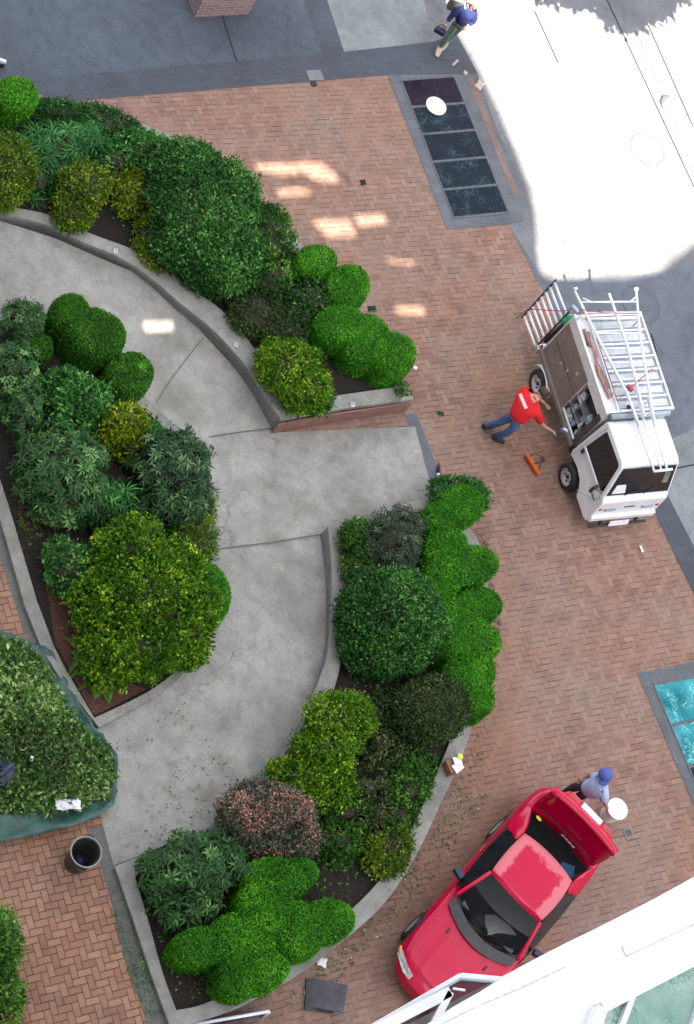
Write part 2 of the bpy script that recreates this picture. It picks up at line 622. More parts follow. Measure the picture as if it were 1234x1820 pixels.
def pane(name, base, line, sc, amt, second=None, rough=.15):
    g = NG(name)
    wob = g.n('TexNoise')
    g.put(wob.inputs['Vector'], g.obj())
    wob.inputs['Scale'].default_value = 2.2
    va = g.n('VectorMath', operation='MULTIPLY_ADD')
    g.put(va.inputs[0], wob.outputs['Color'])
    va.inputs[1].default_value = (.5, .5, 0)
    g.put(va.inputs[2], g.obj())
    vo = g.n('TexVoronoi', feature='DISTANCE_TO_EDGE')
    g.put(vo.inputs['Vector'], g.mapping(scale=(1, 2.6, 1), rot=(0, 0, .4), src=va.outputs[0]))
    vo.inputs['Scale'].default_value = sc
    vo2 = g.n('TexVoronoi', feature='DISTANCE_TO_EDGE')
    g.put(vo2.inputs['Vector'], g.mapping(scale=(2.4, 1, 1), rot=(0, 0, 1.1), src=va.outputs[0]))
    vo2.inputs['Scale'].default_value = sc * .8
    ln = g.m('MAXIMUM', g.ramp(vo.outputs['Distance'], [(.0, 1.0), (.06, 0.0)]), g.ramp(vo2.outputs['Distance'], [(.0, 1.0), (.05, 0.0)]))
    msk = g.ramp(g.noise(3.0, 4, .6), [(.45, .05), (.62, 1.0)])
    b = g.ramp(g.noise(1.6, 4), [(.35, base), (.7, second or tuple(x * 1.7 for x in base))])
    col = g.mix(g.m('MULTIPLY', g.m('MULTIPLY', ln, msk), amt), b, line)
    return g.set(Base_Color=col, Roughness=rough, Specular_IOR_Level=.16)


M['pane_dark'] = pane('dark_glass_paver', (.005, .010, .018), (.09, .15, .19), 3.6, .42, rough=.3)
M['pane_purple'] = pane('dark_purple_glass_paver', (.010, .006, .014), (.07, .07, .10), 2.5, .3, rough=.3)
M['pane_cyan'] = pane('turquoise_glass_paver', (.006, .13, .16), (.30, .72, .72), 8.0, 1.0, (.035, .32, .36), .5)

# ------------------------------------------------------------------ the ground
me = bpy.data.meshes.new('ground')
me.from_pydata([(-700, -300, 0), (700, -300, 0), (700, 1500, 0), (-700, 1500, 0)], [], [(0, 1, 2, 3)])
me.materials.append(M['plaza'])
gr = bpy.data.objects.new('ground', me)
COL.objects.link(gr)
gr['kind'] = 'structure'

Z1, Z2, Z3 = .004, .008, .012
# slabs at the top left, toned dark for their deep shade, and the granite bands round them
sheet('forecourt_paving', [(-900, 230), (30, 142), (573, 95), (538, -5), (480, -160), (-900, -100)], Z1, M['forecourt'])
sheet('granite_band', [(-900, 230), (30, 142), (573, 95), (612, 92), (770, 74), (812, 60), (850, 132), (690, 133), (620, 139), (133, 179), (-900, 285)], Z2, M['granite'])
sheet('granite_band', [(538, -5), (480, -160), (522, -160), (580, -5), (612, 92), (573, 95)], Z2, M['granite'])
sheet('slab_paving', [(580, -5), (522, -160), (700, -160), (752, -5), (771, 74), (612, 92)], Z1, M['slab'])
# street to the right: sunlit part in paler asphalt, shaded part darker; pale slabs further down
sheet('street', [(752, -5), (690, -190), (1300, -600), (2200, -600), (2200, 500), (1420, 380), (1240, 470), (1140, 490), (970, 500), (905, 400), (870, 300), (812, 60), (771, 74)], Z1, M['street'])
sheet('asphalt_road', [(905, 400), (970, 500), (1140, 490), (1240, 470), (1420, 380), (2200, 500), (2200, 640), (1234, 762), (1150, 800), (1120, 815)], Z1 + .001, M['asphalt'])
sheet('pavement', [(1120, 815), (1150, 800), (1234, 762), (2200, 640), (2200, 1200), (1290, 1080), (1187, 880), (1140, 800)], Z1, M['slab'])
sheet('granite_band', [(1150, 872), (1187, 880), (1290, 1080), (1400, 1330), (1370, 1350), (1234, 1056), (1166, 915)], Z2, M['granite'])
# thin open joints in the street and the pavement
for q in ([(1086, 15), (1234, 334)], [(1152, 45), (1232, 226)], [(1060, -40), (1086, 15)], [(1130, 55), (1232, 300)], [(1135, 846), (1234, 826)], [(950, 20), (992, 112)], [(395, 28), (421, 110)]):
    a, b = GL(q, .0)
    d = (b - a) / np.linalg.norm(b - a)
    nn = np.array([-d[1], d[0], 0]) * (.015 if q[0][0] != 1130 else .005)
    mb = MB()
    mb.add([p + np.array([0, 0, Z2]) for p in (a - nn, b - nn, b + nn, a + nn)], [(0, 1, 2, 3) if True else ()])
    mb.build('paving_joint', M['slot'])['kind'] = 'structure'
# granite frame round the dark glass pavers
sheet('granite_border', [(690, 133), (850, 132), (880, 220), (935, 345), (930, 395), (905, 398), (795, 408)], Z2, M['granite2'])
sheet('brick_strip', [(829, 137), (842, 137), (922, 345), (914, 352)], Z3, M['redstrip'])
sheet('granite_border', [(1133, 1196), (1290, 1165), (1500, 1800), (1400, 1800), (1234, 1432)], Z2, M['granite2'])
# darker worn edge along the landing
sheet('granite_band', [(718, 737), (740, 733), (800, 890), (775, 892)], Z1, M['granite2'])

# terrace at the lower left, .36 m up
TZ = .36
sheet('terrace_paving', [(-400, 700), (-40, 800), (-2, 900), (75, 1146), (165, 1290), (212, 1540), (246, 1632), (281, 1737), (330, 1850), (330, 2300), (-400, 2300)], TZ, M['terrace_brick'])
sheet('granite_strip', [(160, 1470), (195, 1470), (246, 1632), (281, 1737), (330, 1850), (290, 1900), (262, 1820), (220, 1700), (195, 1590)], TZ + .004, M['terrace_strip'])
sheet('granite_strip', [(-42, 850), (-22, 840), (82, 1160), (52, 1150), (-10, 960)], TZ + .004, M['terrace_strip'])

# curved concrete ramp and its landing
rows = [((-160, 372), (-160, 535), .33), ((-80, 380), (-80, 545), .33), ((0, 392), (0, 560), .32), ((100, 424), (70, 568), .31), ((186, 462), (135, 590), .29), ((241, 485), (180, 630), .26),
        ((302, 536), (215, 675), .22), ((352, 582), (250, 715), .18), ((402, 637), (290, 750), .13), ((442, 682), (320, 775), .09), ((500, 768), (345, 815), .03),
        ((738, 758), (360, 850), .022), ((757, 830), (370, 885), .02), ((776, 896), (376, 930), .02), ((612, 955), (380, 975), .04), ((590, 1010), (380, 1010), .08),
        ((590, 1081), (372, 1060), .13), ((582, 1161), (365, 1105), .18), ((556, 1232), (350, 1150), .23), ((512, 1332), (303, 1206), .29), ((450, 1412), (266, 1232), .32),
        ((385, 1465), (215, 1262), .345), ((300, 1512), (170, 1282), .366), ((212, 1545), (170, 1300), .368), ((203, 1541), (160, 1380), .368)]
N1 = 6
vs, fs = [], []
for (o, i, z) in rows:
    a, b = G(*o, z), G(*i, z)
    for q in range(N1 + 1):
        vs.append(a + (b - a) * q / N1)
for r_ in range(len(rows) - 1):
    for q in range(N1):
        k = r_ * (N1 + 1) + q
        fs.append((k, k + 1, k + N1 + 2, k + N1 + 1))
MB().add(vs, fs).build('ramp_path', M['concrete'], smooth=True)['kind'] = 'structure'
sheet('landing_front', [(500, 770, .0), (738, 757, .0), (776, 895, .0), (600, 950, .0)], .018, M['concrete'])
# saw-cut joints and an old crack in the ramp
for q, w_ in (([(372, 777, .05), (430, 768, .05), (492, 761, .045)], .011), ([(386, 976, .055), (480, 965, .058), (578, 949, .06)], .012), ([(362, 600, .2), (330, 640, .185), (300, 680, .17), (278, 716, .165)], .007),
              ([(205, 1538, .376), (232, 1528, .372), (300, 1500, .372)], .008)):
    P = GL(q)
    mb = MB()
    for a, b in zip(P, P[1:]):
        d = b - a
        nn = np.array([-d[1], d[0], 0]) / np.linalg.norm(d) * w_
        up = np.array([0, 0, .012])
        mb.add([a - nn + up, b - nn + up, b + nn + up, a + nn + up], [(0, 1, 2, 3)])
    mb.build('ramp_joint', M['iron'])['kind'] = 'structure'


# ------------------------------------------------------------------ planter walls
def ring_wall(name, label, outer, inner, z, mat_top, faces=None, face_mat=None, low=-.05, lip=.09):
    """closed ring: a coping slab on a wall; the face sits a little back from the coping"""
    O, I = [np.array(p) for p in GL(outer, z)], [np.array(p) for p in GL(inner, z)]
    base = np.mean(O, axis=0)
    base[2] = 0
    root = thing(name, label, 'wall', base)
    k = len(O)

    def ring(z0, z1, inset, nm, m):
        o2 = [a + (b - a) / max(1e-6, np.linalg.norm(b - a)) * inset for a, b in zip(O, I)]
        i2 = [b + (a - b) / max(1e-6, np.linalg.norm(b - a)) * inset for a, b in zip(O, I)]
        vs = []
        for lst, zz in ((o2, z1), (i2, z1), (i2, z0), (o2, z0)):
            vs += [(p[0], p[1], zz) for p in lst]
        fs = []
        for j in range(k):
            j2 = (j + 1) % k
            for q in range(4):
                q2 = (q + 1) % 4
                fs.append((q * k + j, q * k + j2, q2 * k + j2, q2 * k + j))
        mb = MB(base)
        mb.add(vs, fs)
        ob = mb.build(nm, m, root)
        bm = bmesh.new()
        bm.from_mesh(ob.data)
        bmesh.ops.recalc_face_normals(bm, faces=bm.faces)
        bm.to_mesh(ob.data)
        bm.free()
        return ob
    c = ring(z - lip, z, 0, 'coping', mat_top)
    bv = c.modifiers.new('edge', 'BEVEL')
    bv.width, bv.segments, bv.limit_method, bv.angle_limit = .012, 2, 'ANGLE', R(50)
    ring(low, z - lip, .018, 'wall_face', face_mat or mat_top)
    return root, base


def dens(pts, n=3):
    """round a closed outline with a Catmull-Rom pass where the corner is soft"""
    out = []
    k = len(pts)
    for i in range(k):
        p0, p1, p2, p3 = [np.array(pts[(i + j) % k][:2], float) for j in (-1, 0, 1, 2)]
        a1 = (p1 - p0) / max(1e-6, np.linalg.norm(p1 - p0))
        a2 = (p2 - p1) / max(1e-6, np.linalg.norm(p2 - p1))
        a3 = (p3 - p2) / max(1e-6, np.linalg.norm(p3 - p2))
        L = np.linalg.norm(p2 - p1)
        m1 = (a1 + a2) / 2 * L if a1 @ a2 > .6 else a2 * L
        m2 = (a2 + a3) / 2 * L if a2 @ a3 > .6 else a2 * L
        for q in range(n):
            t = q / n
            h = ((1 + 2 * t) * (1 - t) ** 2, t * (1 - t) ** 2, t * t * (3 - 2 * t), t * t * (t - 1))
            out.append(tuple(h[0] * p1 + h[1] * m1 + h[2] * p2 + h[3] * m2))
    return out


U_out = [(-160, 376), (-80, 376), (0, 382), (75, 397), (151, 432), (201, 452), (261, 488), (322, 540), (372, 580), (417, 626), (456, 676), (499, 746),
         (578, 731), (736, 709), (690, 640), (655, 578), (600, 508), (555, 452), (500, 400), (440, 340), (370, 283), (300, 240), (200, 200), (105, 180), (60, 165), (-80, 152), (-160, 148)]
U_in = [(-160, 358), (-80, 357), (25, 369), (95, 384), (166, 417), (229, 440), (285, 468), (345, 515), (395, 552), (440, 602), (477, 660), (516, 716),
        (585, 705), (703, 688), (672, 645), (640, 588), (588, 520), (543, 465), (488, 414), (430, 352), (360, 297), (293, 254), (195, 215), (100, 196), (58, 181), (-80, 168), (-160, 164)]
L_out = [(583, 934), (590, 1005), (590, 1081), (583, 1161), (558, 1232), (512, 1332), (455, 1400), (387, 1457), (300, 1502), (221, 1533), (204, 1540),
         (236, 1632), (271, 1737), (305, 1832), (345, 1818), (410, 1797), (454, 1776), (520, 1739), (564, 1709), (614, 1669), (679, 1611), (740, 1521), (785, 1426), (820, 1350), (845, 1270), (860, 1190), (868, 1100), (866, 1020), (850, 960), (815, 915), (772, 888), (680, 906)]
L_in = [(612, 946), (617, 1005), (615, 1081), (607, 1176), (590, 1237), (542, 1345), (480, 1420), (405, 1478), (318, 1522), (252, 1550), (241, 1558),
        (266, 1642), (291, 1732), (314, 1795), (350, 1788), (395, 1770), (434, 1752), (503, 1712), (547, 1683), (594, 1642), (659, 1583), (716, 1503), (758, 1416), (790, 1342), (818, 1268), (834, 1190), (841, 1100), (840, 1020), (826, 972), (800, 935), (765, 905), (684, 924)]
I_out = [(-160, 545), (-80, 550), (0, 556), (70, 566), (135, 590), (184, 630), (222, 675), (268, 716), (310, 756), (345, 805), (366, 860), (380, 920), (389, 990), (383, 1060), (373, 1115), (348, 1172), (312, 1211), (271, 1241), (176, 1293),
         (75, 1154), (-2, 914), (-60, 740), (-160, 700)]
I_in = [(-160, 558), (-80, 562), (0, 569), (66, 578), (127, 602), (173, 640), (211, 686), (256, 727), (297, 766), (331, 814), (352, 866), (366, 924), (374, 990), (369, 1056), (359, 1108), (336, 1163), (304, 1200), (264, 1229), (168, 1276),
        (96, 1148), (16, 900), (-42, 722), (-140, 690)]

uw, ub = ring_wall('planter_wall', 'curved concrete planter wall behind the ramp, with a brick end face at the landing', dens(U_out), dens(U_in), .47, M['coping'], face_mat=M['wallface'])
lw, lb = ring_wall('planter_wall', 'long curved concrete planter wall between the ramp and the red car', dens(L_out), dens(L_in), .46, M['coping'], face_mat=M['wallface'])
iw, ib = ring_wall('planter_kerb', 'low concrete kerb round the shrub bed inside the curve of the ramp', dens(I_out), dens(I_in), .46, M['coping'])
# brick end face of the upper planter, butted in front of the wall
P = GL([(497, 750), (578, 734), (737, 711)], .47)
mb = MB(ub)
for a, b in zip(P, P[1:]):
    d = (b - a)
    d[2] = 0
    d /= np.linalg.norm(d)
    nn = np.array([d[1], -d[0], 0])
    i0, i1 = nn * -.012, nn * .016
    mb.hexa([(*(a + i0)[:2], -.02), (*(a + i1)[:2], -.02), (*(b + i1)[:2], -.02), (*(b + i0)[:2], -.02)],
            [(*(a + i0)[:2], .375), (*(a + i1)[:2], .375), (*(b + i1)[:2], .375), (*(b + i0)[:2], .375)])
# wall brick coordinates run along the face
g_ = NG('end_face_brick')
sp_ = g_.n('SeparateXYZ')
g_.put(sp_.inputs[0], g_.mapping(rot=(0, 0, -math.atan2(*(P[2] - P[0])[1::-1]))))
cb_ = g_.n('CombineXYZ')
g_.put(cb_.inputs[0], sp_.outputs[0])
g_.put(cb_.inputs[1], sp_.outputs[2])
bt_ = g_.n('TexBrick')
g_.put(bt_.inputs['Vector'], cb_.outputs[0])
bt_.inputs['Scale'].default_value = 1
bt_.inputs['Brick Width'].default_value = .21
bt_.inputs['Row Height'].default_value = .07
bt_.inputs['Mortar Size'].default_value = .006
bt_.inputs['Color1'].default_value = (.24, .10, .08, 1)
bt_.inputs['Color2'].default_value = (.32, .15, .12, 1)
bt_.inputs['Mortar'].default_value = (.16, .13, .12, 1)
M['endbrick'] = g_.set(Base_Color=bt_.outputs[0], Roughness=.85)
mb.build('brick_face', M['endbrick'], uw)

for nm, pts, z, m in (('planter_soil', U_in, .40, 'soil'), ('planter_soil', L_in, .39, 'soil'), ('planter_soil', I_in, .415, 'soil')):
    sheet(nm, dens(pts, 2), z, M[m])
sheet('bark_mulch', [(84, 1050), (120, 1040), (150, 1060), (150, 1180), (260, 1225), (168, 1272), (150, 1240), (98, 1140)], .421, M['bark'])


# ------------------------------------------------------------------ glass pavers let into the plaza
def lights_panel(label, quad, n, mats, z=.016, bar=.03):
    Q = GL(quad, 0)
    base = np.mean(Q, axis=0)
    root = thing('glass_paver_panel', label, 'skylight', base)
    fr = MB(base)
    e = .0

    def at(s, t):
        return Q[0] * (1 - s) * (1 - t) + Q[1] * s * (1 - t) + Q[2] * s * t + Q[3] * (1 - s) * t
    for i in range(n):
        t0, t1 = i / n, (i + 1) / n
        a = [at(.025, t0 + .008), at(.975, t0 + .008), at(.975, t1 - .008), at(.025, t1 - .008)]
        mb = MB(base)
        mb.hexa([(p[0], p[1], .002) for p in a][::-1], [(p[0], p[1], z) for p in a][::-1])
        mb.build('glass_pane', M[mats[i]], root)
    for i in range(n + 1):
        t = i / n
        a = [at(.0, t - .008), at(1., t - .008), at(1., t + .008), at(0, t + .008)]
        fr.hexa([(p[0], p[1], .001) for p in a][::-1], [(p[0], p[1], z + .003) for p in a][::-1])
    for s_ in (0.0125, .9875):
        a = [at(s_ - .0125, .012), at(s_ + .0125, .012), at(s_ + .0125, .988), at(s_ - .0125, .988)]
        fr.hexa([(p[0], p[1], .001) for p in a][::-1], [(p[0], p[1], z + .001) for p in a][::-1])
    fr.build('frame', M['iron'], root)
    return root


lights_panel('long dark glass paver panel with a white disc lying on it', [(712, 143), (808, 136), (905, 378), (805, 388)], 5, ['pane_purple', 'pane_dark', 'pane_dark', 'pane_dark', 'pane_dark'])
lights_panel('turquoise glass paver panel in a grey stone border at the right edge of the plaza', [(1160, 1217), (1262, 1197), (1420, 1560), (1318, 1590)], 5, ['pane_cyan', 'pane_cyan', 'pane_dark', 'pane_dark', 'pane_dark'])
c = G(775, 189, .02)
r = thing('disc', 'white round disc lying on the dark glass paver panel', 'disc', (c[0], c[1], .02))
MB().lathe([(.0, 0), (.21, 0), (.225, .008), (.225, .02), (.20, .026), (.19, .022), (.0, .024)], n=40).build('lid', M['whitemat'], r, smooth=False)


def manhole(px, py, r_, label, m):
    c = G(px, py, .006)
    t = thing('manhole_cover', label, 'manhole cover', c)
    MB().lathe([(r_ * .945, .0), (r_, .0), (r_, .006), (r_ * .945, .006)], n=48, caps=False).build('rim', M['iron'], t)
    MB().lathe([(.0, .0), (r_ * .94, .0), (r_ * .94, .003), (.0, .003)], n=48).build('plate', m, t)
    mb = MB()
    for k in range(6):
        a = 2 * math.pi * k / 6
        q = r_ * (.72 if k % 2 else .45)
        mb.lathe([(0, .0), (.016, .0), (.016, .006), (0, .006)], c=(q * math.cos(a), q * math.sin(a), 0), n=8)
    mb.each('bolt', M['iron'], t)


manhole(1151, 265, .42, 'round manhole cover in the sunlit street', M['street'])
manhole(1140, 540, .45, 'round manhole cover in the shaded asphalt beside the truck rack', M['asphalt'])
c = G(560, 134, .01)
t = thing('drain_box', 'small square utility cover in the granite band above the brick plaza', 'utility cover', c, R(57))
MB().box((0, 0, .004), (.34, .24, .012)).build('cover', M['slab'], t)
MB().box((-.1, -.2, .006), (.12, .12, .014)).build('grate', M['black'], t)
c = G(1117, 1481, 0)
t = thing('valve_cover', 'small square metal valve box frame in the paving near the white bucket', 'utility cover', c, R(58))
mb = MB()
for s_ in (-1, 1):
    mb.box((s_ * .075, 0, .006), (.02, .17, .014)).box((0, s_ * .075, .006), (.13, .02, .014))
mb.build('frame', M['coping'], t)
MB().box((0, 0, .004), (.13, .13, .008)).build('plate', M['slate'], t)

# ------------------------------------------------------------------ brick pillar at the top
zt = 5.0
B = GL([(346, 32), (441, 27)], 0)
d = (B[1] - B[0])
d /= np.linalg.norm(d)
nn = np.array([-d[1], d[0], 0])
base = (B[0] + B[1]) / 2 + nn * .45
t = thing('brick_pillar', 'square brick pillar standing on the shaded slabs', 'pillar', (base[0], base[1], 0), math.atan2(d[1], d[0]))
w_ = np.linalg.norm(B[1] - B[0])
g_ = NG('pillar_brick')
sp_ = g_.n('SeparateXYZ')
g_.put(sp_.inputs[0], g_.obj())
cb_ = g_.n('CombineXYZ')
g_.put(cb_.inputs[0], g_.m('ADD', sp_.outputs[0], sp_.outputs[1]))
g_.put(cb_.inputs[1], sp_.outputs[2])
bt_ = g_.n('TexBrick')
g_.put(bt_.inputs['Vector'], cb_.outputs[0])
bt_.inputs['Scale'].default_value = 1
bt_.inputs['Brick Width'].default_value = .23
bt_.inputs['Row Height'].default_value = .08
bt_.inputs['Mortar Size'].default_value = .009
bt_.inputs['Color1'].default_value = (.22, .13, .12, 1)
bt_.inputs['Color2'].default_value = (.30, .19, .175, 1)
bt_.inputs['Mortar'].default_value = (.33, .31, .32, 1)
MB().box((0, 0, zt / 2 + .02), (w_, .9, zt)).build('shaft', g_.set(Base_Color=bt_.outputs[0], Roughness=.85), t)
MB().box((0, 0, zt + .08), (w_ + .12, 1.02, .12)).build('cap', M['slab'], t)

# ------------------------------------------------------------------ unseen wall added behind the camera, holed to shape sun and shade
WY = -3.0


def towall(px, py):
    q = G(px, py, 0)
    k = (q[1] - WY) / -SDIR[1]
    p = q + SDIR * k
    return Vector((p[0], p[2], 0))


lit = [(735, -60), (765, -2), (800, 50), (830, 96), (858, 150), (888, 215), (918, 290), (938, 345), (948, 400), (950, 455), (956, 492), (985, 502), (1100, 500), (1165, 488), (1200, 462), (1245, 425), (1320, 390), (1400, 360), (2600, 300), (2200, -900), (1200, -1400), (560, -900), (660, -300)]
patches = [[(440, 293), (574, 290), (590, 308), (612, 330), (562, 328), (532, 311), (495, 316), (455, 307)],  # holes letting sun through in place of reflections off windows
           [(481, 338), (546, 335), (557, 351), (490, 353)],
           [(541, 393), (620, 390), (637, 426), (578, 426)],
           [(622, 385), (680, 382), (693, 401), (632, 406)],
           [(668, 459), (738, 466), (736, 477), (688, 472)],
           [(690, 546), (752, 546), (758, 566), (702, 562)],
           [(243, 569), (303, 568), (306, 590), (250, 591)],
           [(226, 628), (250, 624), (246, 640), (234, 642)]]
polys = [[Vector((-70, -.3, 0)), Vector((90, -.3, 0)), Vector((90, 110, 0)), Vector((-70, 110, 0))]]
for pl in [lit] + patches:
    polys.append([towall(*q) for q in pl])
flat = [p for pl in polys for p in pl]
tri = tessellate_polygon(polys)
me = bpy.data.meshes.new('sun_blocker_wall')
me.from_pydata([(p.x, WY, p.y) for p in flat], [], [tuple(q) for q in tri])
me.materials.append(M['sun_blocker'])
tw = bpy.data.objects.new('sun_blocker_wall', me)
COL.objects.link(tw)
md = tw.modifiers.new('thick', 'SOLIDIFY')
md.thickness = .12
tag(tw, 'unseen wall added to shade the plaza, with holes that shape the sun patches', 'building')


# ------------------------------------------------------------------ plants
def nrm(a):
    return a / np.maximum(1e-9, np.linalg.norm(a, axis=-1, keepdims=True))


def leaf_arrays(P, D, Nn, L, W, droop=.12, fold=.12):
    """one four-cornered folded leaf per row: base, side, tip, side"""
    Sd = nrm(np.cross(D, Nn))
    N2 = nrm(np.cross(Sd, D))
    L, W = L[:, None], W[:, None]
    mid = P + D * L * .48
    v = np.stack([P, mid + Sd * W * .5 + N2 * L * fold, P + D * L - N2 * L * droop, mid - Sd * W * .5 + N2 * L * fold], 1)
    return v.reshape(-1, 3)


def leaf_object(name, V, tint, mats, parent, org, extra=None):
    """V: 4 rows per leaf; tint: one value per leaf; extra: (verts, faces) of an inner body in material slot 1"""
    n = len(V) // 4
    ev, ef = extra if extra else (np.zeros((0, 3)), [])
    ev = np.array(ev, float).reshape(-1, 3)
    nv = len(V) + len(ev)
    me = bpy.data.meshes.new(name)
    me.vertices.add(nv)
    me.vertices.foreach_set('co', (np.concatenate([V, ev]) - np.array(org)).astype(np.float32).ravel())
    ln = [4] * n + [len(f) for f in ef]
    idx = np.concatenate([np.arange(4 * n), np.array([i + 4 * n for f in ef for i in f], int)]).astype(np.int32)
    st = np.concatenate([[0], np.cumsum(ln)[:-1]]).astype(np.int32)
    me.loops.add(len(idx))
    me.loops.foreach_set('vertex_index', idx)
    me.polygons.add(len(ln))
    me.polygons.foreach_set('loop_start', st)
    me.polygons.foreach_set('loop_total', np.array(ln, np.int32))
    for m in mats:
        me.materials.append(m)
    if len(mats) > 1:
        me.polygons.foreach_set('material_index', np.array([0] * n + [1] * len(ef), np.int32))
    me.update(calc_edges=True)
    at = me.attributes.new('tint', 'FLOAT', 'POINT')
    at.data.foreach_set('value', np.concatenate([np.repeat(tint, 4), np.full(len(ev), .25)]).astype(np.float32))
    me.validate()
    ob = bpy.data.objects.new(name, me)
    COL.objects.link(ob)
    ob.parent = parent
    return ob


def unit_ball(nu=14, nv=9):
    mb = MB()
    mb.ball((0, 0, 0), 1.0, n=nu)
    return np.array(mb.v), mb.f


UB = unit_ball()


class Blob:
    """a lump of a plant: middle at a place in the picture and a height, two ground axes and a half height"""

    def __init__(s, px, py, rx, ry, z, h, rot=0.0):
        s.c = G(px, py, z)
        ca, sa = math.cos(rot), math.sin(rot)
        s.a = G(px + rx * ca, py + rx * sa, z) - s.c
        s.b = G(px - ry * sa, py + ry * ca, z) - s.c
        s.h = np.array([0, 0, h])
        s.Mx = np.stack([s.a, s.b, s.h], 1)
        s.Mi = np.linalg.inv(s.Mx)

    def loc(s, p):
        return (p - s.c) @ s.Mi.T

    def wld(s, q):
        return s.c + q @ s.Mx.T

    def nor(s, q):
        return nrm(q @ s.Mi)

    def area(s):
        la, lb, lh = np.linalg.norm(s.a), np.linalg.norm(s.b), s.h[2]
        p = 1.6
        return 4 * math.pi * (((la * lb) ** p + (la * lh) ** p + (lb * lh) ** p) / 3) ** (1 / p)


def sphere_pts(n, zmin=-.6):
    z = rng.uniform(zmin, 1, n)
    a = rng.uniform(0, 2 * math.pi, n)
    r_ = np.sqrt(1 - z * z)
    return np.stack([r_ * np.cos(a), r_ * np.sin(a), z], 1)


def lump(p, f, seed):
    """a smooth wandering value per point, for uneven outlines and drifts of colour"""
    r2 = np.random.default_rng(seed)
    out = np.zeros(len(p))
    for k in range(6):
        w = r2.normal(size=3) * f
        out += np.sin(p @ w + r2.uniform(0, 6.3)) / 6 * 1.6
    return out


def stems(root, base, org, blobs, n=6, r_=.014):
    mb = MB(org)
    g0 = np.array([base[0], base[1], base[2]])
    for k in range(n):
        b = blobs[k % len(blobs)]
        q = b.wld(np.array([rng.uniform(-.5, .5), rng.uniform(-.5, .5), rng.uniform(-.1, .6)]))
        mid = (g0 + q) / 2 + rng.normal(size=3) * .03
        f0 = g0 + np.array([rng.uniform(-.06, .06), rng.uniform(-.06, .06), -.04])
        mb.tube([f0, mid, q], [r_ * 1.5, r_, r_ * .5], 6)
    mb.build('stem', M['trunk'], root, smooth=True)


def rootof(name, label, blobs, zg, cat, group):
    c = np.mean([b.c for b in blobs], axis=0)
    org = np.array([c[0], c[1], zg])
    return thing(name, label, cat, org, 0, group), org


def shrub(name, label, blobs, mat, zg=.40, L=.06, W=.035, dens_=260, per=9, cr=.075, jit=.17, tang=.5, cat='shrub', group=None, lumpf=5.0, core=.76, zmin=-.55, hole=.07, tbias=0.0, tipz=0.0, up=.25):
    """a loose shrub: leaf sprays scattered through the outer shell of its lumps, dark twigs inside"""
    blobs = [Blob(*b) for b in blobs]
    root, org = rootof(name, label, blobs, zg, cat, group)
    Vs, Ts, ev, ef = [], [], [], []
    for bi, b in enumerate(blobs):
        n = max(12, int(b.area() * dens_ * .75))
        q = sphere_pts(n, zmin)
        nn = b.nor(q)
        p0 = b.wld(q)
        rad = 1 + jit * lump(p0, lumpf, bi + len(label)) + rng.normal(0, jit * .38, n)
        p = b.c + (p0 - b.c) * rad[:, None]
        keep = p[:, 2] > zg - .02
        for b2 in blobs:
            if b2 is not b:
                keep &= np.linalg.norm(b2.loc(p), axis=1) > .82
        if hole:
            keep &= (lump(p0, lumpf * 1.6, 99 + bi) > -1 + hole * 2 * rng.uniform(.6, 1, n))
        p, nn = p[keep], nn[keep]
        n = len(p)
        if not n:
            continue
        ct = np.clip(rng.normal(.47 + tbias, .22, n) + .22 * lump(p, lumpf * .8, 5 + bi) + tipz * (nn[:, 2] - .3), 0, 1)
        P_ = np.repeat(p, per, 0)
        N_ = np.repeat(nn, per, 0)
        P_ = P_ + rng.normal(size=P_.shape) * cr * .55
        D = nrm(N_ * .55 + rng.normal(size=P_.shape) * tang + np.array([0, 0, up]))
        Nl = nrm(N_ * .7 + np.array([0, 0, .55]) + rng.normal(size=P_.shape) * .42)
        m = len(P_)
        Vs.append(leaf_arrays(P_, D, Nl, L * rng.uniform(.5, 1.55, m), W * rng.uniform(.6, 1.4, m)))
        Ts.append(np.clip(np.repeat(ct, per) + rng.normal(0, .13, m), 0, 1))
        f0 = len(ev)
        cv = b.wld(UB[0] * core)
        cv = b.c + (cv - b.c) * (1 + .12 * lump(cv, 6.0, bi))[:, None]
        cv[:, 2] = np.maximum(cv[:, 2], zg - .03)
        ev += list(cv)
        ef += [tuple(i + f0 for i in f) for f in UB[1]]
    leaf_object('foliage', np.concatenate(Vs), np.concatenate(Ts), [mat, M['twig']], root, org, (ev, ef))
    stems(root, org, org, blobs)
    return root


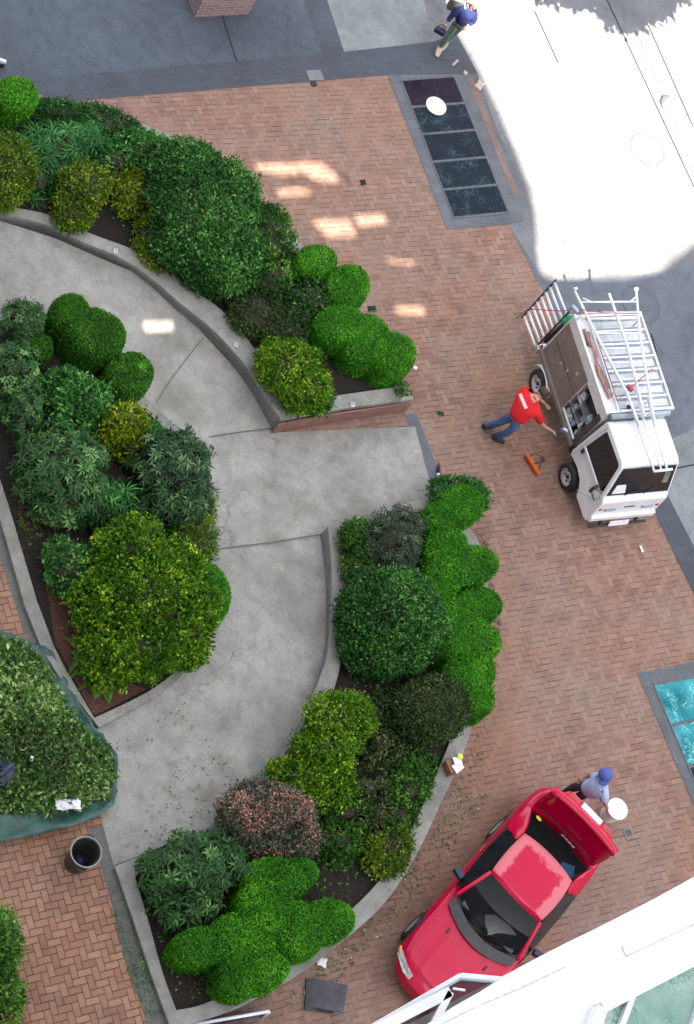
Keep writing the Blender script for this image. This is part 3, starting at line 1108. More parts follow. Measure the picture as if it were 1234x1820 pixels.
def whorls(name, label, blobs, mat, zg=.40, L=.12, W=.034, dens_=75, leaves=8, jit=.17, cat='shrub', group=None, core=.75, hole=0.0):
    """a broad-leaved shrub: stars of long leaves at the shoot tips"""
    blobs = [Blob(*b) for b in blobs]
    root, org = rootof(name, label, blobs, zg, cat, group)
    Vs, Ts, ev, ef = [], [], [], []
    for bi, b in enumerate(blobs):
        n = int(b.area() * dens_)
        q = sphere_pts(n, -.45)
        nn = b.nor(q)
        p0 = b.wld(q)
        rad = 1 + jit * lump(p0, 4.0, bi + len(label)) + rng.normal(0, jit * .7, n)
        p = b.c + (p0 - b.c) * rad[:, None]
        keep = p[:, 2] > zg
        for b2 in blobs:
            if b2 is not b:
                keep &= np.linalg.norm(b2.loc(p), axis=1) > .8
        p, nn = p[keep], nn[keep]
        n = len(p)
        ax = nrm(nn * .7 + np.array([0, 0, .5]) + rng.normal(size=p.shape) * .25)
        u = nrm(np.cross(ax, rng.normal(size=p.shape)))
        w = np.cross(ax, u)
        ct = np.clip(rng.normal(.48, .24, n), 0, 1)
        for k in range(leaves):
            an = 2 * math.pi * (k + rng.uniform(-.25, .25, n)) / leaves
            d = nrm(u * np.cos(an)[:, None] + w * np.sin(an)[:, None] + ax * rng.uniform(-.1, .55, n)[:, None])
            Vs.append(leaf_arrays(p + d * .01, d, ax, L * rng.uniform(.6, 1.2, n), W * rng.uniform(.8, 1.2, n), droop=.22, fold=.05))
            Ts.append(np.clip(ct + rng.normal(0, .1, n), 0, 1))
        # fill leaves below
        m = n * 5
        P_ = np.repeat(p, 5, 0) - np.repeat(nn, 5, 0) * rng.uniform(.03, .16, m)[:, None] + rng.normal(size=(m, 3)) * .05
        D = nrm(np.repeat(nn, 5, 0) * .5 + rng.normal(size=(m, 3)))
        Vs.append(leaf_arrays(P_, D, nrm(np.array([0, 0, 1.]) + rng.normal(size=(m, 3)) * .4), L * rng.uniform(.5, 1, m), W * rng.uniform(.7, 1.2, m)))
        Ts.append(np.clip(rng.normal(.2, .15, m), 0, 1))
        f0 = len(ev)
        cv = b.wld(UB[0] * core)
        cv[:, 2] = np.maximum(cv[:, 2], zg - .03)
        ev += list(cv)
        ef += [tuple(i + f0 for i in f) for f in UB[1]]
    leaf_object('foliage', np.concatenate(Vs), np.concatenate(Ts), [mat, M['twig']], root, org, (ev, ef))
    stems(root, org, org, blobs, 5, .012)
    return root


def topiary(name, label, pads, mat, zg=.40, dens_=4800, L=.038, W=.026, group=None, cat='clipped shrub'):
    """clipped cloud hedge: flat-topped pads with round shoulders and upright sides.
    pads: px, py, rx, ry, z of the top, depth of the pad below it"""
    pb = []
    for q in pads:
        px, py, rx, ry, zt_, dep = q[:6]
        rot = q[6] if len(q) > 6 else 0
        pb.append((Blob(px, py, rx, ry, zt_ - dep, dep, rot), dep))
    blobs = [b for b, _ in pb]
    root, org = rootof(name, label, blobs, zg, cat, group)
    Vs, Ts, ev, ef = [], [], [], []
    E1 = 5.5   # squareness of the profile

    def inside(b, p, k=.93):
        q = b.loc(p)
        rr = np.hypot(q[:, 0], q[:, 1])
        zz = np.abs(q[:, 2])
        return (rr ** E1 + np.where(q[:, 2] > 0, zz, zz * .8) ** E1) < k
    for bi, (b, dep) in enumerate(pb):
        la, lb = np.linalg.norm(b.a), np.linalg.norm(b.b)
        area = math.pi * la * lb + 2 * math.pi * math.sqrt(la * lb) * dep * 1.7
        n = int(area * dens_)
        q = sphere_pts(int(n * 1.25), -.75)
        rr = np.hypot(q[:, 0], q[:, 1])
        k = 1 / (rr ** E1 + np.abs(q[:, 2]) ** E1) ** (1 / E1)
        q2 = q * k[:, None]
        p = b.wld(q2)
        g = np.stack([rr ** (E1 - 1) * q[:, 0] / np.maximum(rr, 1e-6), rr ** (E1 - 1) * q[:, 1] / np.maximum(rr, 1e-6), np.sign(q[:, 2]) * np.abs(q[:, 2]) ** (E1 - 1)], 1)
        nn = nrm(g @ b.Mi)
        p = p + nn * (.014 * lump(p, 7.0, bi) + rng.normal(0, .008, len(p)))[:, None]
        keep = (p[:, 2] > zg) & (lump(p, 26.0, 70 + bi) + rng.normal(0, .55, len(p)) > -1.05)
        for b2 in blobs:
            if b2 is not b:
                keep &= ~inside(b2, p)
        p, nn = p[keep], nn[keep]
        m = len(p)
        D = nrm(nn * .3 + rng.normal(size=p.shape) * .75 + np.array([0, 0, .1]))
        Nl = nrm(nn + rng.normal(size=p.shape) * .38 + np.array([0, 0, .2]))
        Vs.append(leaf_arrays(p - nn * .012, D, Nl, L * rng.uniform(.6, 1.3, m), W * rng.uniform(.7, 1.3, m)))
        Ts.append(np.clip(rng.normal(.46, .19, m) + .18 * lump(p, 9.0, 50 + bi) + .14 * lump(p, 2.0, 8), 0, 1))
        u2 = UB[0] / ((np.hypot(UB[0][:, 0], UB[0][:, 1]) ** E1 + np.abs(UB[0][:, 2]) ** E1) ** (1 / E1))[:, None]
        cv = b.wld(u2 * .94)
        cv[:, 2] = np.maximum(cv[:, 2], zg - .03)
        f0 = len(ev)
        ev += list(cv)
        ef += [tuple(i + f0 for i in f) for f in UB[1]]
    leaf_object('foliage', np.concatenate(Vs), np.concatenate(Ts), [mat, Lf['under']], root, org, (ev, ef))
    stems(root, org, org, blobs, 3, .02)
    return root


def fronds(name, label, px, py, n, length, mat, zg=.40, fern=True, group=None, cat='fern', wid=.05, arc=.5, ang=(0, 6.283), lean=.65):
    """a crown of arching fronds (feathered) or plain strap leaves"""
    c = G(px, py, zg)
    root = thing(name, label, cat, c, 0, group)
    Vs, Ts = [], []
    for k in range(n):
        an = ang[0] + (ang[1] - ang[0]) * (k + rng.uniform(-1.2, 1.2)) / n
        L_ = length * rng.uniform(.4, 1.12)
        d0 = np.array([math.cos(an), math.sin(an), 0])
        t = np.linspace(0, 1, 13)
        el = lean * rng.uniform(.35, 1.6)
        bend = rng.normal(0, .35)
        c_ = c + np.array([rng.normal(0, .10), rng.normal(0, .10), 0]) * length * 0
        pts = c_ + (d0 + bend * np.array([-d0[1], d0[0], 0]) * t[:, None]) * (t[:, None] * L_) + np.array([0, 0, 1.]) * ((el * 1.6 * t - arc * 1.9 * t * t)[:, None] * L_) + np.array([0, 0, .08])
        pts[:, 2] = np.maximum(pts[:, 2], zg + .03)
        sd = np.array([-d0[1], d0[0], 0])
        tv = rng.uniform(.25, .8)
        if fern:
            for q in range(2, 13):
                tt = q / 12
                w = wid * 3.2 * math.sin(math.pi * min(1, tt * .93 + .08)) ** .8 * (1.05 - .5 * tt)
                tg = nrm(pts[q] - pts[q - 1])
                for s_ in (-1, 1):
                    for o_ in (0, .5):
                        P_ = (pts[q] - (pts[q] - pts[q - 1]) * o_)[None]
                        Vs.append(leaf_arrays(P_, nrm(sd * s_ + tg * .45)[None], np.array([[0, 0, 1.]]), np.array([w]), np.array([.026]), .1, .02))
                        Ts.append([np.clip(tv + rng.normal(0, .08), 0, 1)])
        else:
            for q in range(12):
                w0, w1 = [wid * (.55 + .9 * math.sin(math.pi * min(1, (x / 12) * .85 + .12))) * (1 if x < 12 else .1) for x in (q, q + 1)]
                Vs.append(np.array([pts[q] - sd * w0 / 2, pts[q] + sd * w0 / 2, pts[q + 1] + sd * w1 / 2, pts[q + 1] - sd * w1 / 2]))
                Ts.append([np.clip(tv + .15 * q / 12, 0, 1)])
    leaf_object('frond', np.concatenate(Vs), np.concatenate([np.atleast_1d(x) for x in Ts]), [mat], root, c)
    return root


Lf = {
    'box': leafmat('clipped_box_leaves', (.018, .145, .004), (.075, .35, .010), (.22, .52, .03), trans=.28),
    'boxdark': leafmat('dark_clipped_leaves', (.016, .095, .006), (.06, .235, .012), (.15, .36, .03), trans=.28),
    'dark': leafmat('dark_green_leaves', (.012, .060, .012), (.042, .165, .028), (.14, .36, .075)),
    'mid': leafmat('mid_green_leaves', (.016, .078, .010), (.065, .20, .022), (.22, .40, .055)),
    'lush': leafmat('lush_green_leaves', (.016, .090, .016), (.06, .24, .04), (.18, .43, .09)),
    'yellow': leafmat('golden_green_leaves', (.050, .11, .004), (.22, .33, .010), (.46, .52, .03)),
    'olive': leafmat('olive_green_leaves', (.030, .085, .006), (.125, .225, .014), (.28, .36, .03)),
    'cypress': leafmat('yellow_green_sprays', (.020, .095, .003), (.115, .28, .006), (.34, .46, .03)),
    'rhodo': leafmat('rhododendron_leaves', (.014, .055, .014), (.052, .155, .036), (.18, .33, .10), rough=.4),
    'rhododark': leafmat('dark_rhododendron_leaves', (.012, .045, .016), (.045, .118, .040), (.17, .27, .11), rough=.4),
    'dusk': leafmat('dusky_dark_leaves', (.016, .032, .016), (.055, .095, .042), (.16, .20, .10)),
    'pink': leafmat('bronze_pink_leaves', (.045, .070, .040), (.15, .185, .11), (.66, .26, .23), mid=.68),
    'maroon': leafmat('maroon_tipped_leaves', (.016, .050, .012), (.06, .12, .03), (.17, .16, .07)),
    'fern': leafmat('fern_fronds', (.035, .12, .015), (.12, .29, .03), (.24, .42, .06)),
    'strap': leafmat('strap_leaves', (.012, .075, .016), (.04, .19, .035), (.11, .32, .07)),
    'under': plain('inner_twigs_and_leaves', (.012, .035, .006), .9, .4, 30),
    'pile': leafmat('cut_clippings', (.030, .036, .014), (.075, .20, .03), (.42, .54, .18), mid=.6),
}
GT, GS, GR = 'clipped cloud-shaped evergreens', 'loose shrubs in the beds', 'broad-leaved shrubs'

# upper planter, from the top left to the landing
topiary('clipped_shrub', 'round clipped bright green shrub at the top left corner of the upper planter', [(22, 183, 42, 32, 1.1, .36)], Lf['box'], .38, group=GT)
shrub('hedge_strip', 'dark green low hedge strip along the granite band at the top', [(110, 205, 55, 20, .55, .2, .25), (190, 222, 60, 24, .55, .22, .35), (60, 235, 40, 28, .5, .15)], Lf['dark'], L=.045, W=.03, dens_=420, per=9, jit=.06, group=GS)
whorls('fern_clump', 'dark green clump of ferns spreading behind the upper planter wall', [(112, 262, 60, 40, .58, .22), (150, 245, 50, 30, .56, .2), (75, 250, 30, 26, .55, .2)], Lf['strap'], .39, L=.27, W=.032, dens_=26, leaves=11, core=.6, cat='fern', group='ferns')
whorls('fern_clump', 'smaller clump of dark ferns between two olive shrubs above the coping', [(70, 318, 30, 36, .55, .2)], Lf['strap'], .39, L=.24, W=.03, dens_=30, leaves=10, core=.6, cat='fern', group='ferns')
shrub('olive_shrub', 'olive green rounded shrub cut by the left edge, above the ramp wall', [(2, 305, 55, 62, .85, .42)], Lf['olive'], L=.05, W=.034, dens_=360, jit=.06, group=GS)
shrub('olive_shrub', 'yellow-olive shrub spilling over the coping beside the strap ferns', [(150, 330, 45, 36, .65, .28), (130, 375, 34, 32, .6, .2)], Lf['olive'], L=.06, W=.035, jit=.16, hole=.15, tbias=.1, group=GS)
shrub('leafy_shrub', 'light green low shrub at the plaza edge above the big dark shrub', [(250, 265, 48, 26, .65, .26, .2), (205, 285, 40, 22, .6, .22)], Lf['lush'], L=.07, W=.035, dens_=240, hole=.1, tbias=.1, group=GS)
shrub('golden_shrub', 'narrow golden yellow shrub against the big dark shrub', [(238, 345, 32, 36, .6, .22), (270, 425, 26, 48, .6, .22, -.35), (215, 325, 22, 20, .5, .16)], Lf['yellow'], L=.06, W=.034, dens_=230, hole=.2, tbias=-.05, group=GS)
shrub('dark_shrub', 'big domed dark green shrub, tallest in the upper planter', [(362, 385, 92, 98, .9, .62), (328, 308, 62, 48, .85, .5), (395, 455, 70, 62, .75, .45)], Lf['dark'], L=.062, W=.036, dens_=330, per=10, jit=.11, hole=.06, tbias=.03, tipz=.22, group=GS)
shrub('leafy_shrub', 'loose dark green shrub between the big dark shrub and the clipped cloud shrubs', [(470, 425, 42, 60, .75, .3, -.4), (480, 490, 40, 42, .65, .26), (440, 395, 40, 40, .7, .26)], Lf['mid'], L=.065, W=.035, dens_=240, hole=.18, tbias=-.12, group=GS)
shrub('leafy_shrub', 'low spreading dusky shrub behind the coping near the ramp', [(455, 555, 52, 42, .58, .22, .5), (505, 588, 42, 36, .58, .22)], Lf['maroon'], L=.055, W=.028, dens_=260, hole=.15, group=GS)
shrub('leafy_shrub', 'small loose shrub between two clipped cloud shrubs', [(552, 530, 32, 26, .7, .22), (540, 560, 24, 20, .6, .2)], Lf['rhodo'], L=.07, W=.03, dens_=200, hole=.1, group=GS)
topiary('cloud_shrub', 'clipped cloud shrub of two bright pads at the plaza edge', [(556, 473, 37, 29, 1.0, .3), (611, 519, 38, 38, 1.02, .34)], Lf['box'], .38, group=GT)
topiary('cloud_shrub', 'clipped cloud shrub of three stepped pads above the brick end face', [(600, 592, 50, 33, 1.15, .42, .2), (640, 615, 48, 42, 1.12, .42, .5), (688, 641, 42, 38, 1.05, .4)], Lf['box'], .38, group=GT)
shrub('cypress_shrub', 'ragged yellow-green shrub at the pointed end of the ramp wall', [(515, 655, 50, 38, .85, .32), (545, 690, 38, 38, .75, .3), (490, 640, 30, 24, .75, .22)], Lf['cypress'], L=.055, W=.034, dens_=330, jit=.22, hole=.12, tbias=.08, group=GS)
shrub('leafy_shrub', 'dark low shrub under the yellow-green one at the landing', [(560, 705, 30, 28, .55, .18)], Lf['mid'], L=.05, W=.03, dens_=260, group=GS)
shrub('weed_tuft', 'small green weed hanging over the brick corner of the upper planter', [(714, 694, 9, 12, .47, .09)], Lf['mid'], L=.07, W=.03, dens_=200, core=.2, cat='weed')

# the bed inside the curve of the ramp
whorls('leafy_shrub', 'bluish green shrub at the top of the inner bed', [(42, 572, 34, 32, .9, .36)], Lf['rhodo'], L=.10, W=.03, dens_=95, core=.7, group=GR)
topiary('cloud_shrub', 'clipped cloud shrub of three pads leaning over the ramp from the inner bed', [(118, 567, 34, 30, 1.25, .42), (160, 607, 56, 42, 1.22, .5, .35), (222, 677, 43, 38, 1.0, .42)], Lf['boxdark'], .41, group=GT)
topiary('clipped_shrub', 'small olive clipped ball in the inner bed', [(64, 628, 24, 22, .95, .34)], Lf['boxdark'], .41, group=GT)
whorls('leafy_shrub', 'lush green shrub at the left edge of the inner bed', [(22, 660, 42, 42, .95, .38), (35, 722, 34, 45, .85, .3)], Lf['rhodo'], L=.10, W=.038, dens_=95, core=.7, group=GR)
shrub('leafy_shrub', 'bright leafy shrub beneath the clipped cloud shrub of the inner bed', [(138, 715, 52, 40, .85, .3), (112, 690, 34, 28, .8, .26)], Lf['lush'], L=.085, W=.045, dens_=200, hole=.1, tbias=.1, group=GS)
shrub('golden_shrub', 'yellow shrub with pale tips in the middle of the inner bed', [(222, 755, 42, 34, .8, .26), (240, 795, 30, 26, .65, .22), (190, 785, 26, 22, .6, .2)], Lf['yellow'], L=.065, W=.036, dens_=230, hole=.12, group=GS)
whorls('rhododendron', 'big broad-leaved shrub left of the strap plant in the inner bed', [(110, 830, 68, 62, .95, .42), (120, 885, 58, 44, .75, .32), (80, 800, 40, 34, .8, .3)], Lf['rhodo'], L=.155, W=.042, dens_=60, core=.68, group=GR)
whorls('rhododendron', 'dark broad-leaved shrub at the ramp edge of the inner bed', [(312, 830, 58, 58, .95, .42), (322, 890, 56, 40, .75, .32), (290, 800, 34, 26, .75, .3)], Lf['rhododark'], L=.145, W=.038, dens_=66, core=.68, group=GR)
whorls('strap_plant', 'arching strap-leaved plant between the two broad-leaved shrubs', [(212, 886, 34, 30, .6, .2)], Lf['strap'], .41, L=.32, W=.03, dens_=34, leaves=10, core=.5, cat='strap plant')
shrub('grassy_shrub', 'olive grassy shrub hanging over the kerb of the ramp', [(345, 950, 32, 52, .65, .2, -.15), (352, 905, 26, 30, .6, .2)], Lf['olive'], L=.12, W=.02, dens_=200, tang=.8, hole=.1, group=GS)
shrub('leafy_shrub', 'loose light green shrub left of the big yellow-green one', [(120, 1000, 48, 38, .7, .26, .2), (150, 1035, 40, 30, .6, .2)], Lf['lush'], L=.075, W=.036, dens_=180, hole=.25, tbias=.15, group=GS)
topiary('clipped_shrub', 'clipped green mound behind the big yellow-green shrub, over the ramp', [(352, 1065, 46, 58, .95, .45, -.35)], Lf['box'], .41, group=GT)
shrub('cypress_shrub', 'biggest yellow-green shrub, filling the lower end of the inner bed',
      [(235, 985, 62, 58, 1.0, .4), (265, 1065, 95, 78, 1.05, .5), (240, 1140, 82, 62, .9, .42), (310, 1115, 60, 58, .85, .42), (195, 1075, 60, 60, .85, .38), (305, 1020, 46, 46, .85, .36), (190, 1180, 46, 36, .7, .28), (330, 1160, 34, 28, .7, .25)],
      Lf['cypress'], L=.06, W=.042, dens_=330, per=9, cr=.06, jit=.2, lumpf=7.0, hole=.06, group=GS)
fronds('fern', 'light green feathery fern beside the end of the green tarp', 158, 1172, 15, .55, Lf['fern'], zg=.42, wid=.05, ang=(1.2, 5.2), group='ferns', arc=.42)
fronds('fern', 'second feathery fern lower down, under the yellow-green shrub', 186, 1210, 15, .5, Lf['fern'], zg=.42, wid=.05, ang=(.6, 6.2), group='ferns', arc=.42)

# lower planter
shrub('leafy_shrub', 'low dark green shrub at the top corner of the lower planter', [(815, 872, 46, 20, .62, .2, .1), (838, 890, 26, 26, .6, .22)], Lf['lush'], L=.06, W=.034, dens_=300, jit=.1, tbias=-.12, group=GS)
topiary('cloud_hedge', 'long scalloped clipped hedge along the plaza side of the lower planter',
        [(806, 908, 44, 34, 1.02, .42), (770, 935, 30, 34, .98, .4), (780, 985, 40, 42, 1.02, .42), (808, 1018, 66, 38, 1.05, .45, -.1), (772, 1052, 34, 30, 1.0, .4), (838, 1087, 42, 32, 1.02, .42), (800, 1105, 42, 34, 1.02, .4), (818, 1150, 60, 40, 1.05, .45, .1), (822, 1205, 46, 44, 1.02, .42), (838, 1250, 30, 34, 1.0, .4)], Lf['box'], .37, group=GT)
shrub('hedge_strip', 'narrow dark hedge at the start of the lower planter coping', [(632, 955, 24, 28, .7, .26), (634, 1005, 20, 36, .65, .24)], Lf['mid'], L=.045, W=.03, dens_=420, jit=.06, tbias=-.08, group=GS)
whorls('dusky_shrub', 'dusky sparse shrub between the narrow hedge and the scalloped hedge', [(702, 955, 52, 42, .85, .36), (705, 1000, 44, 30, .7, .26)], Lf['dusk'], L=.10, W=.026, dens_=95, core=.7, group=GR)
shrub('dark_shrub', 'big domed dark green shrub in the middle of the lower planter', [(690, 1090, 84, 72, .9, .6), (690, 1140, 80, 56, .75, .45), (735, 1120, 52, 52, .75, .45)], Lf['dark'], L=.058, W=.036, dens_=360, per=10, jit=.10, hole=.06, tbias=.03, tipz=.15, group=GS)
shrub('maroon_shrub', 'dusky rounded shrub with a maroon top below the scalloped hedge', [(768, 1262, 60, 54, .85, .45)], Lf['maroon'], L=.045, W=.03, dens_=430, per=9, jit=.06, group=GS)
shrub('cypress_shrub', 'yellow-green shrub leaning over the ramp wall in the lower planter', [(606, 1275, 50, 42, .85, .34), (575, 1330, 48, 42, .8, .32), (540, 1385, 46, 32, .75, .28), (585, 1395, 40, 44, .7, .28), (505, 1375, 26, 22, .6, .2)], Lf['cypress'], L=.055, W=.038, dens_=350, jit=.2, tbias=.08, hole=.08, group=GS)
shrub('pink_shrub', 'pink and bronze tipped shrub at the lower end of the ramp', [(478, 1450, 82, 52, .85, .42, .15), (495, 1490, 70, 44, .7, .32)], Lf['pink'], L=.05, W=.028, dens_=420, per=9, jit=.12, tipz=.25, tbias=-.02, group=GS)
whorls('rhododendron', 'broad-leaved star-leaf shrub in the corner of the lower planter', [(340, 1545, 78, 52, .85, .38, -.15), (330, 1600, 48, 40, .65, .26), (385, 1510, 46, 32, .75, .3), (285, 1540, 30, 24, .6, .2)], Lf['rhodo'], L=.165, W=.042, dens_=56, core=.68, group=GR)
topiary('cloud_hedge', 'star-shaped clipped green hedge at the bottom end of the lower planter',
        [(480, 1570, 62, 38, 1.05, .42, .1), (520, 1560, 36, 28, 1.0, .4), (462, 1620, 52, 56, 1.08, .45), (352, 1690, 56, 36, 1.0, .42, -.15), (420, 1680, 62, 52, 1.05, .42), (440, 1728, 64, 42, 1.02, .42), (520, 1660, 48, 52, 1.05, .42), (572, 1643, 48, 38, 1.0, .42), (412, 1755, 36, 28, .98, .4)], Lf['box'], .37, group=GT)
shrub('leafy_shrub', 'loose low shrub with reddish tips on the soil of the lower planter', [(650, 1400, 42, 34, .6, .2), (672, 1450, 38, 34, .58, .18)], Lf['maroon'], L=.065, W=.032, dens_=150, hole=.3, core=.5, tbias=.1, group=GS)
shrub('leafy_shrub', 'low loose green shrub on the soil above the pink-tipped shrub', [(615, 1440, 44, 34, .58, .18), (600, 1490, 40, 34, .56, .17)], Lf['mid'], L=.07, W=.034, dens_=170, hole=.3, core=.5, group=GS)
shrub('leafy_shrub', 'dark loose filler shrub between the maroon-topped shrub and the yellow-green one', [(680, 1320, 36, 34, .6, .2), (664, 1270, 26, 36, .58, .18)], Lf['maroon'], L=.06, W=.032, dens_=190, hole=.25, core=.5, group=GS)
shrub('leafy_shrub', 'green loose filler shrub beside the outer coping above the small olive shrub', [(728, 1400, 34, 40, .6, .2), (712, 1450, 26, 26, .56, .17)], Lf['mid'], L=.065, W=.034, dens_=190, hole=.25, core=.5, group=GS)
shrub('leafy_shrub', 'low dark filler shrub on the soil left of the strap-leaved plant', [(185, 915, 30, 26, .6, .18)], Lf['mid'], zg=.41, L=.07, W=.034, dens_=190, hole=.25, core=.5, group=GS)
shrub('leafy_shrub', 'small light green shrub on the soil between the yellow shrub and the dark broad-leaved one', [(262, 775, 26, 24, .62, .18), (185, 770, 24, 22, .6, .18)], Lf['lush'], zg=.41, L=.07, W=.034, dens_=190, hole=.2, core=.5, group=GS)
shrub('golden_shrub', 'small olive yellow shrub against the outer coping near the red car', [(695, 1505, 32, 30, .7, .26), (685, 1535, 30, 20, .6, .2)], Lf['olive'], L=.055, W=.034, dens_=320, jit=.18, tbias=.12, group=GS)
shrub('leafy_shrub', 'bright green hedge cut by the lower left edge of the photo', [(-14, 1690, 36, 70, .75, .35, .1), (-2, 1770, 34, 60, .75, .35, -.2)], Lf['mid'], zg=.36, L=.07, W=.036, dens_=260, jit=.12, tbias=.15, group=GS)


def scatter(name, label, poly, z, n, mat, L, W, cat=None, flat=.9, zr=.02):
    P = np.array(GL(poly, z))
    lo, hi = P.min(0), P.max(0)
    out = []
    k = len(P)
    while len(out) < n:
        q = rng.uniform(lo[:2], hi[:2])
        ins = False
        for i in range(k):
            a, b = P[i], P[i - 1]
            if (a[1] > q[1]) != (b[1] > q[1]) and q[0] < (b[0] - a[0]) * (q[1] - a[1]) / (b[1] - a[1]) + a[0]:
                ins = not ins
        if ins and lump(np.array([[q[0], q[1], 0]]), 3.0, 4)[0] + rng.normal(0, .5) > 0:
            out.append((q[0], q[1], z + rng.uniform(.004, zr)))
    p = np.array(out)
    m = len(p)
    D = nrm(np.stack([rng.normal(size=m), rng.normal(size=m), rng.normal(size=m) * (1 - flat) + .1], 1))
    Nl = nrm(np.array([0, 0, 1.]) + rng.normal(size=(m, 3)) * (1 - flat))
    V = leaf_arrays(p, D, Nl, L * rng.uniform(.5, 1.4, m), W * rng.uniform(.6, 1.3, m), .05, .06)
    org = p.mean(0)
    ob = leaf_object(name, V, np.clip(rng.normal(.5, .22, m), 0, 1), [mat], None, (0, 0, 0))
    ob['kind'] = 'stuff'
    if label:
        ob['label'] = label
    return ob


Lf['litter'] = leafmat('dry_litter', (.05, .035, .02), (.14, .10, .05), (.35, .30, .16))
scatter('ground_cover', 'dark low ground cover on the soil of the lower planter', [(620, 1180), (700, 1190), (760, 1320), (780, 1360), (740, 1450), (650, 1570), (560, 1540), (560, 1440), (620, 1370)], .40, 2600, Lf['mid'], .07, .035, flat=.4, zr=.14)
scatter('ground_cover', 'dark low ground cover in the upper planter', [(260, 320), (480, 420), (600, 540), (660, 640), (560, 690), (470, 600), (330, 490), (240, 420), (180, 380)], .41, 1800, Lf['dark'], .06, .034, flat=.4, zr=.12)
scatter('ground_cover', 'green weeds along the edge of the granite strip', [(200, 1560), (240, 1640), (285, 1745), (300, 1810), (265, 1815), (225, 1720), (195, 1610)], .365, 420, Lf['mid'], .04, .02, flat=.6, zr=.03)
scatter('fallen_leaves', 'dry leaves and bits fallen on the lower end of the ramp', [(190, 1330), (330, 1250), (420, 1380), (330, 1500), (215, 1530)], .37, 170, Lf['pile'], .05, .022)
scatter('fallen_leaves', 'dead leaves lying on the plaza between the coping and the red car', [(850, 1290), (880, 1400), (800, 1520), (700, 1650), (600, 1740), (520, 1790), (480, 1790), (620, 1680), (760, 1500), (830, 1360)], .006, 380, Lf['pile'], .055, .028)
scatter('fallen_leaves', 'dry litter along the foot of the scalloped hedge', [(846, 940), (868, 960), (890, 1100), (885, 1200), (865, 1280), (850, 1240), (874, 1100), (866, 1000)], .006, 260, Lf['litter'], .05, .025)
scatter('fallen_leaves', 'light specks of litter strewn over the brick plaza', [(420, 200), (680, 150), (930, 480), (900, 700), (1120, 980), (1200, 1160), (1100, 1360), (900, 1380), (860, 900), (760, 720), (640, 480)], .006, 240, Lf['litter'], .035, .02)
scatter('ground_cover', 'dark green ground cover and seedlings on the soil of the inner bed', [(20, 740), (150, 740), (260, 760), (340, 820), (360, 920), (330, 1000), (180, 960), (100, 930), (60, 1000), (20, 900)], .42, 1500, Lf['mid'], .065, .032, flat=.4, zr=.12)
scatter('ground_cover', 'green seedlings and ivy round the star-shaped hedge', [(250, 1580), (300, 1610), (420, 1590), (560, 1560), (650, 1580), (600, 1640), (400, 1770), (320, 1780)], .395, 900, Lf['mid'], .06, .032, flat=.4, zr=.10)
scatter('bark_litter', 'loose dead leaves on the soil of the inner bed', [(30, 900), (90, 880), (110, 950), (90, 1000), (160, 1080), (140, 1150), (110, 1130)], .425, 300, Lf['litter'], .06, .03)


# ------------------------------------------------------------------ white mini truck
M['dglass'] = plain('dark_window_glass', (.012, .014, .018), .06, .2, 3, Coat_Weight=.3)
TO, TA = np.array([3.083, 24.770, 0]), R(-37.5)
truck = thing('mini_truck', 'small white cab-over work truck with an aluminium tool box body and ladder rack', 'truck', TO, TA)


def TLoc(px, py, z):
    d = G(px, py, z) - TO
    return Vector((d[0] * math.cos(TA) + d[1] * math.sin(TA), -d[0] * math.sin(TA) + d[1] * math.cos(TA), z))


YC = .05


def hw(z):
    return .74 if z < 1.15 else .74 - (z - 1.15) * .13


prof = [(-.36, 1.90), (-.30, 1.95), (.50, 1.955), (.60, 1.90), (.87, 1.19), (.945, 1.10), (.97, .78), (.985, .60), (.985, .42), (.90, .37), (.44, .37), (.36, .52), (.22, .64), (0, .68), (-.20, .65), (-.32, .60), (-.36, .74)]
mb = MB()
k = len(prof)
vs = [(x, YC - hw(z), z) for x, z in prof] + [(x, YC + hw(z), z) for x, z in prof]
mb.add(vs, [tuple(range(k - 1, -1, -1)), tuple(range(k, 2 * k))] + [(i, (i + 1) % k, k + (i + 1) % k, k + i) for i in range(k)])
cab = mb.build('cab', M['white'], truck, bevel=.028, seg=3)
bm = bmesh.new()
bm.from_mesh(cab.data)
bmesh.ops.recalc_face_normals(bm, faces=bm.faces)
bm.to_mesh(cab.data)
bm.free()
for sgn, nm in ((-1, 'side_window'), (1, 'side_window')):
    q = [(-.20, 1.19), (-.18, 1.84), (.49, 1.86), (.55, 1.82), (.76, 1.25), (.72, 1.19)]
    mb = MB()
    a = [(x, YC + sgn * (hw(z) - .01), z) for x, z in q]
    b = [(x, YC + sgn * (hw(z) + .008), z) for x, z in q]
    if sgn > 0:
        a, b = a[::-1], b[::-1]
    n_ = len(q)
    mb.add(a + b, [tuple(range(n_ - 1, -1, -1)), tuple(range(n_, 2 * n_))] + [(i, (i + 1) % n_, n_ + (i + 1) % n_, n_ + i) for i in range(n_)])
    mb.build(nm, M['dglass'], truck)


def ws(t, y, off=0.0):
    x, z = .60 + (.87 - .60) * t, 1.90 + (1.19 - 1.90) * t
    nx, nz = .71 / .76, .27 / .76
    return (x + nx * off, YC + y, z + nz * off)


def wquad(t0, t1, y00, y01, y10, y11, o0, o1):
    mb = MB()
    return mb.hexa([ws(t0, y00, o0), ws(t1, y10, o0), ws(t1, y11, o0), ws(t0, y01, o0)], [ws(t0, y00, o1), ws(t1, y10, o1), ws(t1, y11, o1), ws(t0, y01, o1)])


